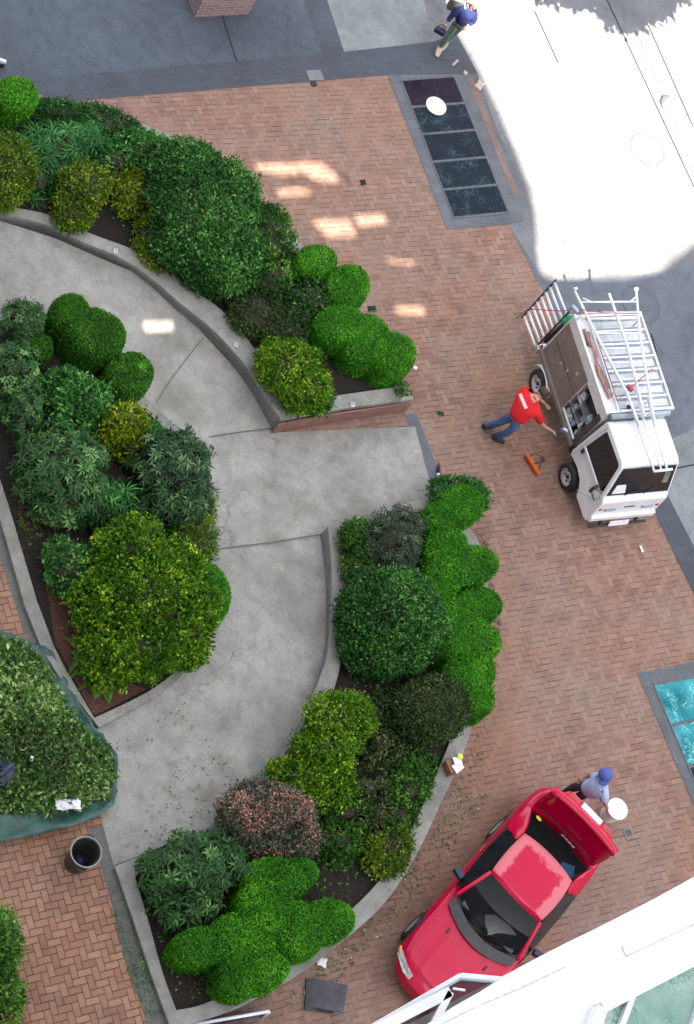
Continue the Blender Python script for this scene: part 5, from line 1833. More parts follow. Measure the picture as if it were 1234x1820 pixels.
for k_ in range(4):
    mb.box(Vector(rcurve(.12, -.02 + .12 * k_)) + Vector((0, 0, .012)), (.03, .07, .008), (0, R(-24), .1))
mb.each('brake_lamp', M['frame_grey'], car)
# the open boot lid: outer skin faces the windscreen, rear fascia now faces the sky
lid = MB()


def lidp(t, s_, off):
    w = .70 + .05 * math.sin(math.pi * min(1, t * .8 + .1))
    x = -1.52 - .03 * t + .05 * s_ * s_ - .02 * math.sin(math.pi * t)
    z = .96 + .68 * t - .03 * s_ * s_ * (1 - t)
    return (x - off, s_ * w, z)


v1, f1 = patch(lambda t, s_: lidp(t, s_, 0), 6, 10, False)
lo_ = MB().add(v1, f1).build('boot_lid', M['red'], car, smooth=True)
md = lo_.modifiers.new('thick', 'SOLIDIFY')
md.thickness = .05
md.offset = -1
for p_ in lo_.data.polygons:
    if p_.normal.x < 0:
        p_.flip()
vs, fs = [], []
for j in range(17):
    s0_ = j / 8 - 1
    a = Vector(lidp(1, s0_, 0))
    a.y *= 1.05
    dr = .03 * abs(s0_) ** 4
    for dx, dz in ((.03, -.02), (.012, .03), (-.06, .042), (-.13, .02), (-.13, -.01)):
        vs.append(a + Vector((dx, 0, dz - dr)))
for j in range(16):
    for q in range(5):
        q2 = (q + 1) % 5
        fs.append((j * 5 + q, j * 5 + q2, (j + 1) * 5 + q2, (j + 1) * 5 + q))
fs += [(4, 3, 2, 1, 0), tuple(80 + q for q in range(5))]
mb = MB().add(vs, fs)
sp2 = mb.build('spoiler', M['red'], lo_, smooth=True)
bm = bmesh.new()
bm.from_mesh(sp2.data)
bmesh.ops.recalc_face_normals(bm, faces=bm.faces)
bm.to_mesh(sp2.data)
bm.free()
fa = MB()
vq = [(-1.66, -.58, 1.635), (-1.66, .58, 1.635), (-1.79, .50, 1.615), (-1.81, .2, 1.615), (-1.81, -.2, 1.615), (-1.79, -.50, 1.615)]
fa.add([(x, y, z - .05) for x, y, z in vq] + vq, [tuple(range(5, -1, -1)), tuple(range(6, 12))] + [(i, (i + 1) % 6, 6 + (i + 1) % 6, 6 + i) for i in range(6)])
fa.f = [f[::-1] for f in fa.f] if False else fa.f
fa.build('rear_fascia', M['red'], lo_, bevel=.02)
MB().box((-1.745, -.36, 1.625), (.10, .22, .03)).build('tail_light', M['lens_red'], lo_, bevel=.012)
MB().box((-1.745, .38, 1.625), (.10, .20, .03)).build('tail_light', M['lens_red'], lo_, bevel=.012)
MB().box((-1.755, .02, 1.63), (.11, .44, .02)).build('number_plate', M['paper'], lo_, bevel=.004)
MB().box((-1.80, 0, .945), (.42, 1.25, .02)).build('boot_shade_panel', M['black'], car)  # black panel on the closed deck stands for the dark open boot


# ------------------------------------------------------------------ people
def skin(name, chains, mat, parent, org, sub=2):
    """grow one smooth surface round chains of (point, radius) that meet where points coincide"""
    vs, es, rs, key = [], [], [], {}
    for ch in chains:
        prev = None
        for p, r_ in ch:
            kk = tuple(round(float(c), 4) for c in p)
            if kk not in key:
                key[kk] = len(vs)
                vs.append(kk)
                rs.append(r_)
            i = key[kk]
            if prev is not None and prev != i:
                es.append((prev, i))
            prev = i
    me = bpy.data.meshes.new(name)
    me.from_pydata([tuple(np.array(v) - np.array(org)) for v in vs], es, [])
    ob = bpy.data.objects.new(name, me)
    COL.objects.link(ob)
    sk = ob.modifiers.new('skin', 'SKIN')
    sk.use_smooth_shade = True
    for i, r_ in enumerate(rs):
        q = r_ if isinstance(r_, (tuple, list)) else (r_, r_)
        me.skin_vertices[0].data[i].radius = q
    me.skin_vertices[0].data[0].use_root = True
    sb = ob.modifiers.new('round', 'SUBSURF')
    sb.levels = sb.render_levels = sub
    bpy.context.view_layer.update()
    dg = bpy.context.evaluated_depsgraph_get()
    m2 = bpy.data.meshes.new_from_object(ob.evaluated_get(dg))
    ob.modifiers.clear()
    ob.data = m2
    m2.materials.clear()
    m2.materials.append(mat)
    for p in m2.polygons:
        p.use_smooth = True
    ob.parent = parent
    return ob


def join_into(ob, others):
    bm = bmesh.new()
    bm.from_mesh(ob.data)
    for o in others:
        bm.from_mesh(o.data)
        bpy.data.objects.remove(o)
    bm.to_mesh(ob.data)
    bm.free()


def lerp(a, b, t):
    return np.array(a) * (1 - t) + np.array(b) * t


def hand(wrist, tip_dir, side, org, mat, curl=.5, parent=None):
    """palm and five bent fingers of unequal length; returns loose objects to join to the body"""
    d = nrm(np.array(tip_dir, float))
    s_ = nrm(np.array(side, float) - d * np.dot(side, d))
    nn = np.cross(d, s_)
    w = np.array(wrist)
    out = []
    palm = [[(w, .024), (w + d * .045, (.040, .020)), (w + d * .088, (.040, .018))]]
    out.append(skin('palm', palm, mat, None, org, 1))
    for k_, (o_, l_) in enumerate(((-.032, .066), (-.011, .078), (.011, .072), (.031, .056))):
        b = w + d * .075 + s_ * o_
        c1 = b + d * l_ * .5
        c2 = c1 + nrm(d * (1 - curl) + nn * curl) * l_ * .32
        c3 = c2 + nrm(d * (1 - curl * 1.6) + nn * curl * 1.6) * l_ * .26
        out.append(skin('finger', [[(b, .010), (c1, .0095), (c2, .009), (c3, .0075)]], mat, None, org, 1))
    b = w + d * .03 - s_ * .034
    out.append(skin('thumb', [[(b, .012), (b + nrm(d * .6 - s_ * .8) * .035, .011), (b + nrm(d * .8 - s_ * .45 + nn * .35) * .066, .009)]], mat, None, org, 1))
    return out


def head_bits(c, up, fwd, r_, org, mats, root, hairm, bald=False):
    up, fwd = nrm(np.array(up)), np.array(fwd, float)
    fwd = nrm(fwd - up * np.dot(fwd, up))
    sd = np.cross(up, fwd)
    Mx = Matrix((tuple(fwd), tuple(sd), tuple(up))).transposed()
    c = np.array(c)
    mb = MB(org)
    mb.ball(c, (r_ * .93, r_ * .76, r_ * 1.16), 18, M=Mx)
    mb.ball(c + fwd * r_ * .28 - up * r_ * .62, (r_ * .52, r_ * .50, r_ * .42), 12, M=Mx)
    mb.ball(c + fwd * r_ * .97 - up * r_ * .12, (r_ * .20, r_ * .12, r_ * .22), 8, M=Mx)
    for s_ in (-1, 1):
        mb.ball(c + sd * r_ * .77 * s_ - up * r_ * .1, (r_ * .16, r_ * .08, r_ * .26), 8, M=Mx)
    hd_ = mb.build('head_form', mats, None, smooth=True)
    ey = MB(org)
    for s_ in (-1, 1):
        ey.ball(c + fwd * r_ * .84 + sd * r_ * .32 * s_ + up * r_ * .06, (r_ * .10, r_ * .13, r_ * .07), 8, M=Mx)
    ey.build('eyes', M['hair_dark'], root)
    mo = MB(org)
    mo.ball(c + fwd * r_ * .80 - up * r_ * .52, (r_ * .08, r_ * .26, r_ * .06), 8, M=Mx)
    mo.build('mouth', M['lens_red'], root)
    if hairm:
        vs, fs = [], []
        h = MB(org)
        h.ball(c - fwd * r_ * .10 + up * r_ * .10, (r_ * .95, r_ * .85, r_ * 1.14), 20, M=Mx)
        keep, vv = [], [np.array(v) for v in h.v]
        for f in h.f:
            ctr = np.mean([vv[i] for i in f], axis=0) - c
            a_, u_ = ctr @ fwd, ctr @ up
            if a_ < r_ * .45 + u_ * .25 and u_ > -r_ * .55 and (not bald or u_ < r_ * .66):
                keep.append(f)
        h.f = keep
        h.m = [0] * len(keep)
        ho = h.build('hair', hairm, root, smooth=True)
        md = ho.modifiers.new('thick', 'SOLIDIFY')
        md.thickness = .012
        md.offset = 0
    return hd_


def person(label, J, rad, skinm, top, bottom, shoe, hairm, facing, hand_dirs, sleeve=1.0, belly=.15, bald=False, gloved=None):
    """J: joint -> world point. One continuous body; clothes are slightly fuller surfaces over it"""
    base = (np.array(J['ankL']) + np.array(J['ankR'])) / 2
    org = np.array([base[0], base[1], 0])
    root = thing('person', label, 'person', org)
    up = nrm(np.array(J['head']) - np.array(J['neck']))
    belly_p = lerp(J['pelvis'], J['chest'], .5)
    sh = .045
    body_ch = [[(J['pelvis'], .125), (belly_p, .12), (J['chest'], .125), (J['neck'], .055), (lerp(J['neck'], J['head'], .8), .055)]]
    for s_ in 'LR':
        body_ch.append([(J['chest'], .125), (J['sh' + s_], .058), (J['el' + s_], .042), (J['wr' + s_], .029)])
        body_ch.append([(J['pelvis'], .125), (J['hip' + s_], .085), (J['kn' + s_], .058), (J['ank' + s_], .040), (np.array([J['ank' + s_][0], J['ank' + s_][1], .05]) + nrm((np.array(J['toe' + s_]) - np.array(J['ank' + s_])) * np.array([1, 1, 0])) * .12, .03)])
    body = skin('body', body_ch, skinm, root, org)
    extra = [head_bits(J['head'], up, facing, .115, org, skinm, root, hairm, bald)]
    for s_ in 'LR':
        hd = nrm(np.array(J['wr' + s_]) - np.array(J['el' + s_]))
        sd = np.cross(hd, np.array([0, 0, 1.])) * (1 if s_ == 'L' else -1) + np.array([.01, .02, .0])
        hp = hand(J['wr' + s_], nrm(hd + np.array(hand_dirs.get(s_, (0, 0, -.3)))), sd, org, M['glove'] if gloved and s_ in gloved else skinm)
        if gloved and s_ in gloved:
            g0 = hp[0]
            join_into(g0, hp[1:])
            g0.name = 'glove'
            g0.parent = root
        else:
            extra += hp
    join_into(body, extra)
    # shirt
    bm_ = belly
    ch = [[(lerp(J['pelvis'], J['chest'], -.06), bm_ * .98), (belly_p, bm_ * 1.04), (J['chest'], bm_), (lerp(J['chest'], J['neck'], .7), .10), (lerp(J['chest'], J['neck'], .98), .078)]]
    for s_ in 'LR':
        arm = [(J['chest'], bm_), (J['sh' + s_], .10), (lerp(J['sh' + s_], J['el' + s_], .75), .082)]
        if sleeve > 1:
            arm += [(J['el' + s_], .062), (lerp(J['el' + s_], J['wr' + s_], .8), .05)]
        ch.append(arm)
    shirt = skin('shirt', ch, top, root, org)
    ch = [[(lerp(J['pelvis'], J['chest'], .12), .14), (J['pelvis'], .15)]]
    for s_ in 'LR':
        ch.append([(J['pelvis'], .15), (J['hip' + s_], .105), (J['kn' + s_], .078), (lerp(J['kn' + s_], J['ank' + s_], .97), .066)])
    skin('trousers', ch, bottom, root, org)
    for s_ in 'LR':
        a, t_ = np.array(J['ank' + s_]), np.array(J['toe' + s_])
        f = nrm((t_ - a) * np.array([1, 1, 0]))
        heel = np.array([a[0], a[1], .05]) - f * .05
        skin('shoe', [[(a + np.array([0, 0, .05]), .055), (heel + f * .03, (.068, .06)), (heel + f * .13, (.070, .058)), (heel + f * .22 - np.array([0, 0, .008]), (.060, .042)), (heel + f * .30 - np.array([0, 0, .015]), (.044, .03))]], shoe, root, org, 2)
    return root, org, shirt


# man in red reaching for the truck
J = dict(ankL=G(880, 775, .09), toeL=G(906, 791, .04), ankR=G(862, 757, .09), toeR=G(882, 757, .04),
         knL=G(899, 771, .48), knR=G(886, 752, .48), hipL=G(919, 757, .82), hipR=G(908, 741, .82), pelvis=G(914, 747, .90),
         chest=G(942, 716, 1.22), neck=G(955, 706, 1.36), head=G(966, 698, 1.44),
         shL=G(955, 736, 1.24), elL=G(966, 757, 1.02), wrL=G(983, 767, .90), shR=G(931, 694, 1.22), elR=G(950, 702, .98), wrR=G(970, 718, .88))
red_root, red_o, red_shirt = person('person in a red T-shirt and blue jeans bending towards the white truck', J, 0, M['skin'], M['redcloth'], M['denim'], M['black'], M['hair_dark'],
                                    np.array([.55, .55, -.6]), {}, belly=.215, bald=True, gloved='L')
# white lettering across the back of the shirt: short bars lying on the cloth
bk = MB(red_o)
bm = bmesh.new()
bm.from_mesh(red_shirt.data)
from mathutils.bvhtree import BVHTree
bv_ = BVHTree.FromBMesh(bm)
camv = Vector((0, 0, CAMH)) - Vector(red_o)
for k_ in range(11):
    t = k_ / 10
    px, py = 925 + 10 * t, 701 + 24 * t
    dirv = (Vector(G(px, py, 0)) - Vector((0, 0, CAMH))).normalized()
    hit = bv_.ray_cast(camv, dirv)
    if hit[0]:
        q = hit[0] + hit[1] * .004 + Vector(red_o)
        u = Vector(G(935, 725, 1.2) - G(925, 701, 1.2)).normalized()
        u = (u - hit[1] * u.dot(hit[1])).normalized()
        w_ = hit[1].cross(u)
        hgt = (.032, .026, .034, .028)[k_ % 4]
        bk.add([q - u * .010 - w_ * hgt, q + u * .010 - w_ * hgt, q + u * .010 + w_ * hgt, q - u * .010 + w_ * hgt], [(0, 1, 2, 3)])
bm.free()
lt_ = bk.build('lettering', M['whitemat'], red_root)
c = G(1000, 764, .86)
t = thing('spray_bottle', 'blue and white bottle in the gloved hand beside the truck', 'bottle', c)
MB().lathe([(0, 0), (.05, 0), (.052, .12), (.035, .16), (.018, .19), (0, .19)], n=14, M=Euler((.5, .3, 0)).to_matrix()).build('bottle', M['bluepl'], t, smooth=True)
MB().box((.03, -.09, .17), (.09, .05, .06), (.5, .3, .4)).build('cap', M['whitemat'], t, bevel=.01)

# walking woman at the top edge
J = dict(ankL=G(783, 84, .09), toeL=G(777, 99, .04), ankR=G(795, 72, .12), toeR=G(789, 82, .06),
         knL=G(797, 63, .47), knR=G(807, 58, .47), hipL=G(812, 42, .82), hipR=G(822, 44, .82), pelvis=G(817, 42, .88),
         chest=G(830, 22, 1.18), neck=G(841, 12, 1.38), head=G(847, 6, 1.52),
         shL=G(819, 14, 1.28), elL=G(803, 28, 1.05), wrL=G(793, 42, .88), shR=G(843, 24, 1.28), elR=G(842, 38, 1.05), wrR=G(830, 46, .95))
wroot, worg, _ = person('person in a navy jacket and green trousers walking at the top edge of the plaza', J, 0, M['skin'], M['navy'], M['greencloth'], M['beige'], M['hair_pale'],
                        np.array(G(770, 120, 0) - G(800, 40, 0)), {}, sleeve=2, belly=.16)
skin('cuff', [[(lerp(J['elL'], J['wrL'], .55), .05), (lerp(J['elL'], J['wrL'], .95), .046)]], M['pinkcloth'], wroot, worg)
c = G(783, 54, .72)
t = thing('handbag', 'small dark bag held by the walking person in the navy jacket', 'bag', c)
MB().box((0, 0, -.02), (.24, .12, .14), (0, 0, .3)).build('bag', M['navytarp'], t, bevel=.03)
MB().tube([(-.08, 0, .04), (-.05, 0, .15), (.05, .02, .15), (.08, 0, .04)], .009, 6).build('handle', M['navytarp'], t)
c = G(812, 6, 1.28)
t = thing('backpack', 'grey backpack with pale straps on the walking person', 'backpack', c)
MB().box((0, 0, 0), (.32, .18, .40), (0, 0, .5)).build('pack', plain('grey_pack', (.10, .09, .085), .8, .2, 8), t, bevel=.06, seg=3)
s0 = c
MB().tube([G(806, -2, 1.45) - s0, G(826, 5, 1.46) - s0, G(828, 20, 1.30) - s0], .022, 8).build('strap', M['palecloth'], t)

# man in a blue cap behind the boot of the car
J = dict(ankL=G(1010, 1428, .09), toeL=G(1014, 1440, .04), ankR=G(1000, 1412, .09), toeR=G(1006, 1424, .04),
         knL=G(1028, 1416, .47), knR=G(1018, 1400, .47), hipL=G(1046, 1410, .83), hipR=G(1036, 1396, .83), pelvis=G(1042, 1402, .88),
         chest=G(1064, 1398, 1.20), neck=G(1070, 1390, 1.38), head=G(1074, 1379, 1.50),
         shL=G(1073, 1412, 1.28), elL=G(1076, 1428, 1.05), wrL=G(1080, 1438, .80), shR=G(1060, 1380, 1.28), elR=G(1048, 1377, 1.10), wrR=G(1036, 1384, 1.0))
croot, corg, _ = person('person in a pale blue shirt and blue cap behind the open boot lid', J, 0, M['skin_tan'], M['palecloth'], M['darkcloth'], M['black'], M['hair_dark'],
                        np.array(G(1040, 1470, 0) - G(1060, 1390, 0)), {}, belly=.19)
hc = np.array(J['head'])
f_ = nrm((G(1095, 1372, 0) - G(1070, 1380, 0)))
MB(corg).lathe([(.125, -.01), (.13, .03), (.115, .09), (.07, .13), (0, .14)], c=hc + np.array([0, 0, .02]), n=20).build('cap', M['bluecap'], croot, smooth=True)
fd = nrm(np.array(G(1040, 1470, 0) - G(1060, 1390, 0)))
MB(corg).lathe([(0, 0), (.10, .0), (.10, .012), (0, .014)], c=hc + fd * .10 + np.array([0, 0, .02]), n=16).build('cap_peak', M['bluecap'], croot, smooth=True)

# ------------------------------------------------------------------ small things
c = G(1079, 1449, 0)
t = thing('bucket', 'white plastic bucket standing behind the boot of the red car', 'bucket', c)
MB().lathe([(.0, .005), (.145, .0), (.15, .02), (.185, .37), (.20, .37), (.20, .395), (.178, .395), (.175, .385), (.0, .382)], n=32).build('tub', M['whitemat'], t, smooth=False)
MB().tube([(.2 * math.cos(a), .2 * math.sin(a), .36 - .12 * math.sin(a * 1.0)) for a in np.linspace(0, math.pi, 12)], .006, 6).build('handle', M['alu'], t)

c = G(135, 1533, TZ)
t = thing('rubbish_bin', 'open dark grey plastic bin standing on the orange brick terrace', 'bin', c)
MB().lathe([(.0, .0), (.185, .0), (.19, .02), (.235, .56), (.24, .60), (.225, .60), (.215, .55), (.172, .04), (.0, .035)], n=40).build('bin_body', M['bin'], t, smooth=True)
MB().tube([(.242 * math.cos(a), .242 * math.sin(a), .60) for a in np.linspace(0, 2 * math.pi, 41)[:-1]], .015, 8, closed=True).build('rim', M['binrim'], t, smooth=True)
for a in (R(115), R(-65)):
    e_ = np.array([math.cos(a), math.sin(a)])
    p_ = np.array([-e_[1], e_[0]])
    q_ = lambda o_, s_, z: (e_[0] * o_ + p_[0] * s_, e_[1] * o_ + p_[1] * s_, z)
    MB().tube([q_(.235, -.07, .53), q_(.29, -.06, .55), q_(.29, .06, .55), q_(.235, .07, .53)], .014, 8).build('handle', M['bin'], t, smooth=True)
MB().ball((.02, .03, .10), (.13, .12, .09), 10).build('bin_liner', M['navytarp'], t, smooth=True)


def blanket(name, label, cat, outline, z, mat, amp=.03, rim=.03, rings=16, sp=90, seed=1, kind=None):
    O = [np.array(p) for p in GL(outline, z)]
    D2 = []
    for i in range(len(O)):
        a, b = O[i], O[(i + 1) % len(O)]
        for q in range(6):
            D2.append(a + (b - a) * q / 6)
    O = np.array(D2)
    c = O.mean(0)
    t = thing(name, label, cat, (c[0], c[1], z))
    vs, fs = [], []
    k_ = len(O)
    for r_ in range(rings):
        s_ = 1 - r_ / rings
        p = c + (O - c) * s_
        w = .6 * lump(p, 9.0, seed) + .4 * lump(p, 22.0, seed + 3)
        fo = np.abs(np.sin(p @ np.array([7.0, -4.0, 0]) + 2.2 * lump(p, 3.0, seed + 7))) ** 6
        zz = z + .012 + amp * (w * .5 + .5) + amp * 1.3 * fo + rim * math.exp(-((1 - s_) / .05) ** 2) * (.6 + .4 * lump(p, 6.0, seed + 5))
        edge = O * 0
        vs += [(p[i][0], p[i][1], max(z + .006, zz[i])) for i in range(k_)]
    vs.append((c[0], c[1], z + .03))
    for r_ in range(rings - 1):
        for i in range(k_):
            i2 = (i + 1) % k_
            fs.append((r_ * k_ + i, r_ * k_ + i2, (r_ + 1) * k_ + i2, (r_ + 1) * k_ + i))
    fs += [((rings - 1) * k_ + i, (rings - 1) * k_ + (i + 1) % k_, rings * k_) for i in range(k_)]
    mb = MB((c[0], c[1], z)).add(vs, fs)
    o = mb.build('sheet', mat, t, smooth=True)
    bm = bmesh.new()
    bm.from_mesh(o.data)
    bmesh.ops.recalc_face_normals(bm, faces=bm.faces)
    if sum(f.normal.z for f in bm.faces) < 0:
        bmesh.ops.reverse_faces(bm, faces=bm.faces)
    bm.to_mesh(o.data)
    bm.free()
    md = o.modifiers.new('thick', 'SOLIDIFY')
    md.thickness = .004
    return t


tarp_o = [(-70, 1110), (0, 1128), (42, 1140), (92, 1163), (112, 1205), (135, 1250), (165, 1297), (178, 1312), (203, 1345), (206, 1395), (201, 1432), (165, 1458), (120, 1473), (60, 1488), (0, 1500), (-80, 1500)]
blanket('tarpaulin', 'crumpled green tarpaulin spread under the heap of garden clippings', 'tarpaulin', tarp_o, TZ + .03, M['tarp'], amp=.06, rim=.09)
for k_, q in enumerate(([(92, 1163), (112, 1200), (125, 1235), (150, 1275), (176, 1312)], [(200, 1432), (140, 1462), (60, 1483), (-10, 1492)])):
    pass
heap_o = [(-90, 1140), (0, 1134), (45, 1150), (80, 1185), (96, 1222), (118, 1262), (156, 1306), (194, 1334), (203, 1372), (198, 1412), (168, 1422), (130, 1440), (80, 1446), (20, 1440), (-90, 1452)]
HO = np.array(GL(heap_o, TZ + .1))
hcn = np.array(G(70, 1320, TZ + .1))


def heap_h(p):
    """height of the heap: falls to nothing at the outline"""
    dmin = np.full(len(p), 9.0)
    for i in range(len(HO)):
        a, b = HO[i][:2], HO[(i + 1) % len(HO)][:2]
        ab = b - a
        t_ = np.clip(((p[:, :2] - a) @ ab) / (ab @ ab), 0, 1)
        dmin = np.minimum(dmin, np.linalg.norm(p[:, :2] - (a + t_[:, None] * ab), axis=1))
    return .28 * np.sqrt(np.clip(dmin / .7, 0, 1)) * (1 + .38 * lump(p * np.array([1, 1, 0]), 4.0, 21) + .2 * lump(p * np.array([1, 1, 0]), 10.0, 22))


hp_root = thing('clippings_heap', 'heap of cut green garden clippings piled on the green tarpaulin', 'heap', (hcn[0], hcn[1], TZ + .08))
n = 17000
lo_, hi_ = HO.min(0), HO.max(0)
P_ = rng.uniform(lo_, hi_, (n * 2, 3))
ins = np.zeros(len(P_), bool)
for i in range(len(HO)):
    a, b = HO[i], HO[i - 1]
    cr = ((a[1] > P_[:, 1]) != (b[1] > P_[:, 1])) & (P_[:, 0] < (b[0] - a[0]) * (P_[:, 1] - a[1]) / (b[1] - a[1] + 1e-12) + a[0])
    ins ^= cr
P_ = P_[ins][:n]
h_ = heap_h(P_)
P_[:, :2] += rng.normal(0, .035, (len(P_), 2))
P_[:, 2] = TZ + .09 + h_ * rng.uniform(.75, 1.08, len(P_)) + rng.uniform(0, .04, len(P_))
m = len(P_)
D = nrm(rng.normal(size=(m, 3)) * np.array([1, 1, .55]))
Nl = nrm(np.array([0, 0, 1.]) + rng.normal(size=(m, 3)) * .5)
tn = np.clip(rng.normal(.5, .24, m) + .3 * lump(P_, 3.2, 31) + .25 * np.clip((P_[:, 1] - hcn[1]) * .35, -.4, .6), 0, 1)
Ls = rng.uniform(.05, .13, m)
V = leaf_arrays(P_, D, Nl, Ls, Ls * rng.uniform(.3, .55, m), .15, .08)
gx_, gy_ = 30, 30
ev, ef = [], []
for i in range(gx_ + 1):
    for j in range(gy_ + 1):
        ev.append((lo_[0] + (hi_[0] - lo_[0]) * i / gx_, lo_[1] + (hi_[1] - lo_[1]) * j / gy_, 0))
ev = np.array(ev)
ins = np.zeros(len(ev), bool)
for i in range(len(HO)):
    a, b = HO[i], HO[i - 1]
    ins ^= ((a[1] > ev[:, 1]) != (b[1] > ev[:, 1])) & (ev[:, 0] < (b[0] - a[0]) * (ev[:, 1] - a[1]) / (b[1] - a[1] + 1e-12) + a[0])
ev[:, 2] = TZ + .07 + heap_h(ev) * .8
for i in range(gx_):
    for j in range(gy_):
        q = (i * (gy_ + 1) + j, (i + 1) * (gy_ + 1) + j, (i + 1) * (gy_ + 1) + j + 1, i * (gy_ + 1) + j + 1)
        if all(ins[x] for x in q):
            ef.append(q)
ho_ = leaf_object('clippings', V, tn, [Lf['pile'], M['twig']], hp_root, (hcn[0], hcn[1], TZ + .08), (ev, ef))
n = 1500
P2 = P_[rng.integers(0, len(P_), n)] + rng.normal(size=(n, 3)) * np.array([.05, .05, .012])
keep = lump(P2, 2.6, 77) > .1
P2 = P2[keep]
n = len(P2)
P2[:, 2] += .02
V2 = leaf_arrays(P2, nrm(rng.normal(size=(n, 3)) * np.array([1, 1, .4])), nrm(np.array([0, 0, 1.]) + rng.normal(size=(n, 3)) * .5), rng.uniform(.05, .14, n), rng.uniform(.015, .04, n), .1, .05)
leaf_object('dead_leaves', V2, np.clip(rng.normal(.45, .25, n), 0, 1), [Lf['litter']], hp_root, (hcn[0], hcn[1], TZ + .08))
c = G(121, 1428, TZ + .24)
t = thing('paper_bag', 'white and blue crumpled paper bag on the edge of the heap of clippings', 'bag', c, R(48))
mb, mb2 = MB(), MB()
vs = []
for i in range(9):
    for j in range(6):
        u, v = i / 8 - .5, j / 5 - .5
        vs.append((u * .40 + .012 * math.sin(j * 2.3 + i), v * .20 * (1 - .25 * math.cos(i * 1.3) * .4), .05 * math.cos(u * 2.6) * math.cos(v * 2.9) + .012 * math.sin(i * 2.1 + j * 1.7)))
fq = [(i * 6 + j, (i + 1) * 6 + j, (i + 1) * 6 + j + 1, i * 6 + j + 1) for i in range(8) for j in range(5)]
bag = mb.add(vs, fq[:]).build('bag', M['paper'], t)
mb2.add([(x, y, z + .004) for x, y, z in vs], [f for k_, f in enumerate(fq) if k_ % 5 == 4 and 1 < k_ // 5 < 7]).build('label_strip', M['bluecap'], t)
blanket('plastic_sheet', 'dark navy plastic sheet at the left edge of the heap of clippings', 'sheet', [(-40, 1350), (5, 1352), (28, 1368), (24, 1382), (4, 1398), (-40, 1402)], TZ + .38, M['navytarp'], amp=.08, rim=.02, rings=8, seed=9)
c = G(56, 1349, TZ + .40)
t = thing('paper_scrap', 'white paper scrap on top of the heap of clippings', 'paper', c, .4)
MB().box((0, 0, .01), (.05, .09, .02), (.2, .1, 0)).build('scrap', M['paper'], t)
t = thing('garden_knife', 'small white-handled tool sticking out of the clippings near the tarpaulin fold', 'tool', G(188, 1400, TZ + .2), .5)
MB().box((0, 0, .01), (.10, .04, .02)).build('handle', M['paper'], t, bevel=.006)

# boxes and boards
c = G(800, 1366, .46)
t = thing('cardboard_box', 'brown cardboard box with white papers and a yellow lid standing on the outer coping', 'box', c, R(62))
MB().box((0, 0, .10), (.26, .24, .20)).build('carton', M['card'], t, bevel=.006)
MB().box((.03, -.05, .215), (.22, .16, .02), (.1, .2, .3)).box((.06, .04, .235), (.18, .14, .015), (-.1, .25, -.2)).build('paper', M['paper'], t)
MB().lathe([(0, 0), (.055, 0), (.055, .05), (.04, .06), (0, .06)], c=(.14, .10, .20), n=16).build('yellow_lid', M['yellow'], t)
c = G(778, 845, 0)
t = thing('bottle', 'small black bottle with a white base lying on the plaza by the landing corner', 'bottle', c, math.atan2(*(G(779, 828, 0) - G(778, 850, 0))[1::-1]))
Mx = Euler((0, R(90), 0)).to_matrix()
MB().lathe([(0, 0), (.035, 0), (.035, .14), (.018, .19), (.018, .23), (0, .23)], c=(.02, 0, .036), n=14, M=Mx).build('body', M['black'], t, smooth=True)
MB().lathe([(0, -.04), (.036, -.04), (.036, .0), (0, .0)], c=(.02, 0, .036), n=14, M=Mx).build('base', M['whitemat'], t)
c = G(578, 1772, 0)
t = thing('slate_board', 'dark grey square board leaning on its box on the plaza below the lower planter', 'board', c, R(27))
MB().box((.02, 0, .10), (.56, .46, .03), (.0, -.28, 0)).build('board', M['slate'], t, bevel=.008)
MB().box((-.10, -.02, .02), (.50, .50, .035), (0, 0, .12)).build('lower_board', M['chassis'], t, bevel=.008)
a, b = G(340, 1822, .35), G(478, 1798, .35)
d_ = b - a
t = thing('sandwich_board', 'white-edged blue panel at the bottom edge below the star-shaped hedge', 'panel', (a + b) / 2 * np.array([1, 1, 0]), math.atan2(d_[1], d_[0]))
ln = np.linalg.norm(d_)
MB().box((0, .015, .19), (ln, .03, .36)).build('panel', M['bluecap'], t)
MB().tube([(-ln / 2, .0, .375), (ln / 2, .0, .375)], .028, 8).tube([(-ln / 2, -.02, .0), (-ln / 2, -.02, .37)], .02, 8).tube([(ln / 2, -.02, .0), (ln / 2, -.02, .37)], .02, 8).build('edge_rail', M['white'], t, smooth=True)
MB().box((-.1, -.16, .16), (ln * .8, .02, .34), (.35, 0, 0)).build('back_panel', M['redcloth'], t)


def flat_bit(name, label, cat, px, py, z, sx, sy, rz, m, tilt=.1, group=None):
    t = thing(name, label, cat, G(px, py, z), rz, group)
    mb = MB()
    n_ = 4
    vs = []
    for i in range(n_ + 1):
        for j in range(n_ + 1):
            u, v = i / n_ - .5, j / n_ - .5
            vs.append((u * sx * (1 + .1 * math.sin(j * 2.1)), v * sy * (1 + .12 * math.cos(i * 1.7)), .012 + .25 * min(sx, sy) * (.5 + .5 * math.sin(3 * u + 2.3 * v * v + tilt * 20)) * tilt * 3))
    fs = [(i * 5 + j, (i + 1) * 5 + j, (i + 1) * 5 + j + 1, i * 5 + j + 1) for i in range(4) for j in range(4)]
    o = mb.add(vs, fs).build('sheet', m, t, smooth=True)
    md = o.modifiers.new('thick', 'SOLIDIFY')
    md.thickness = .004
    return t


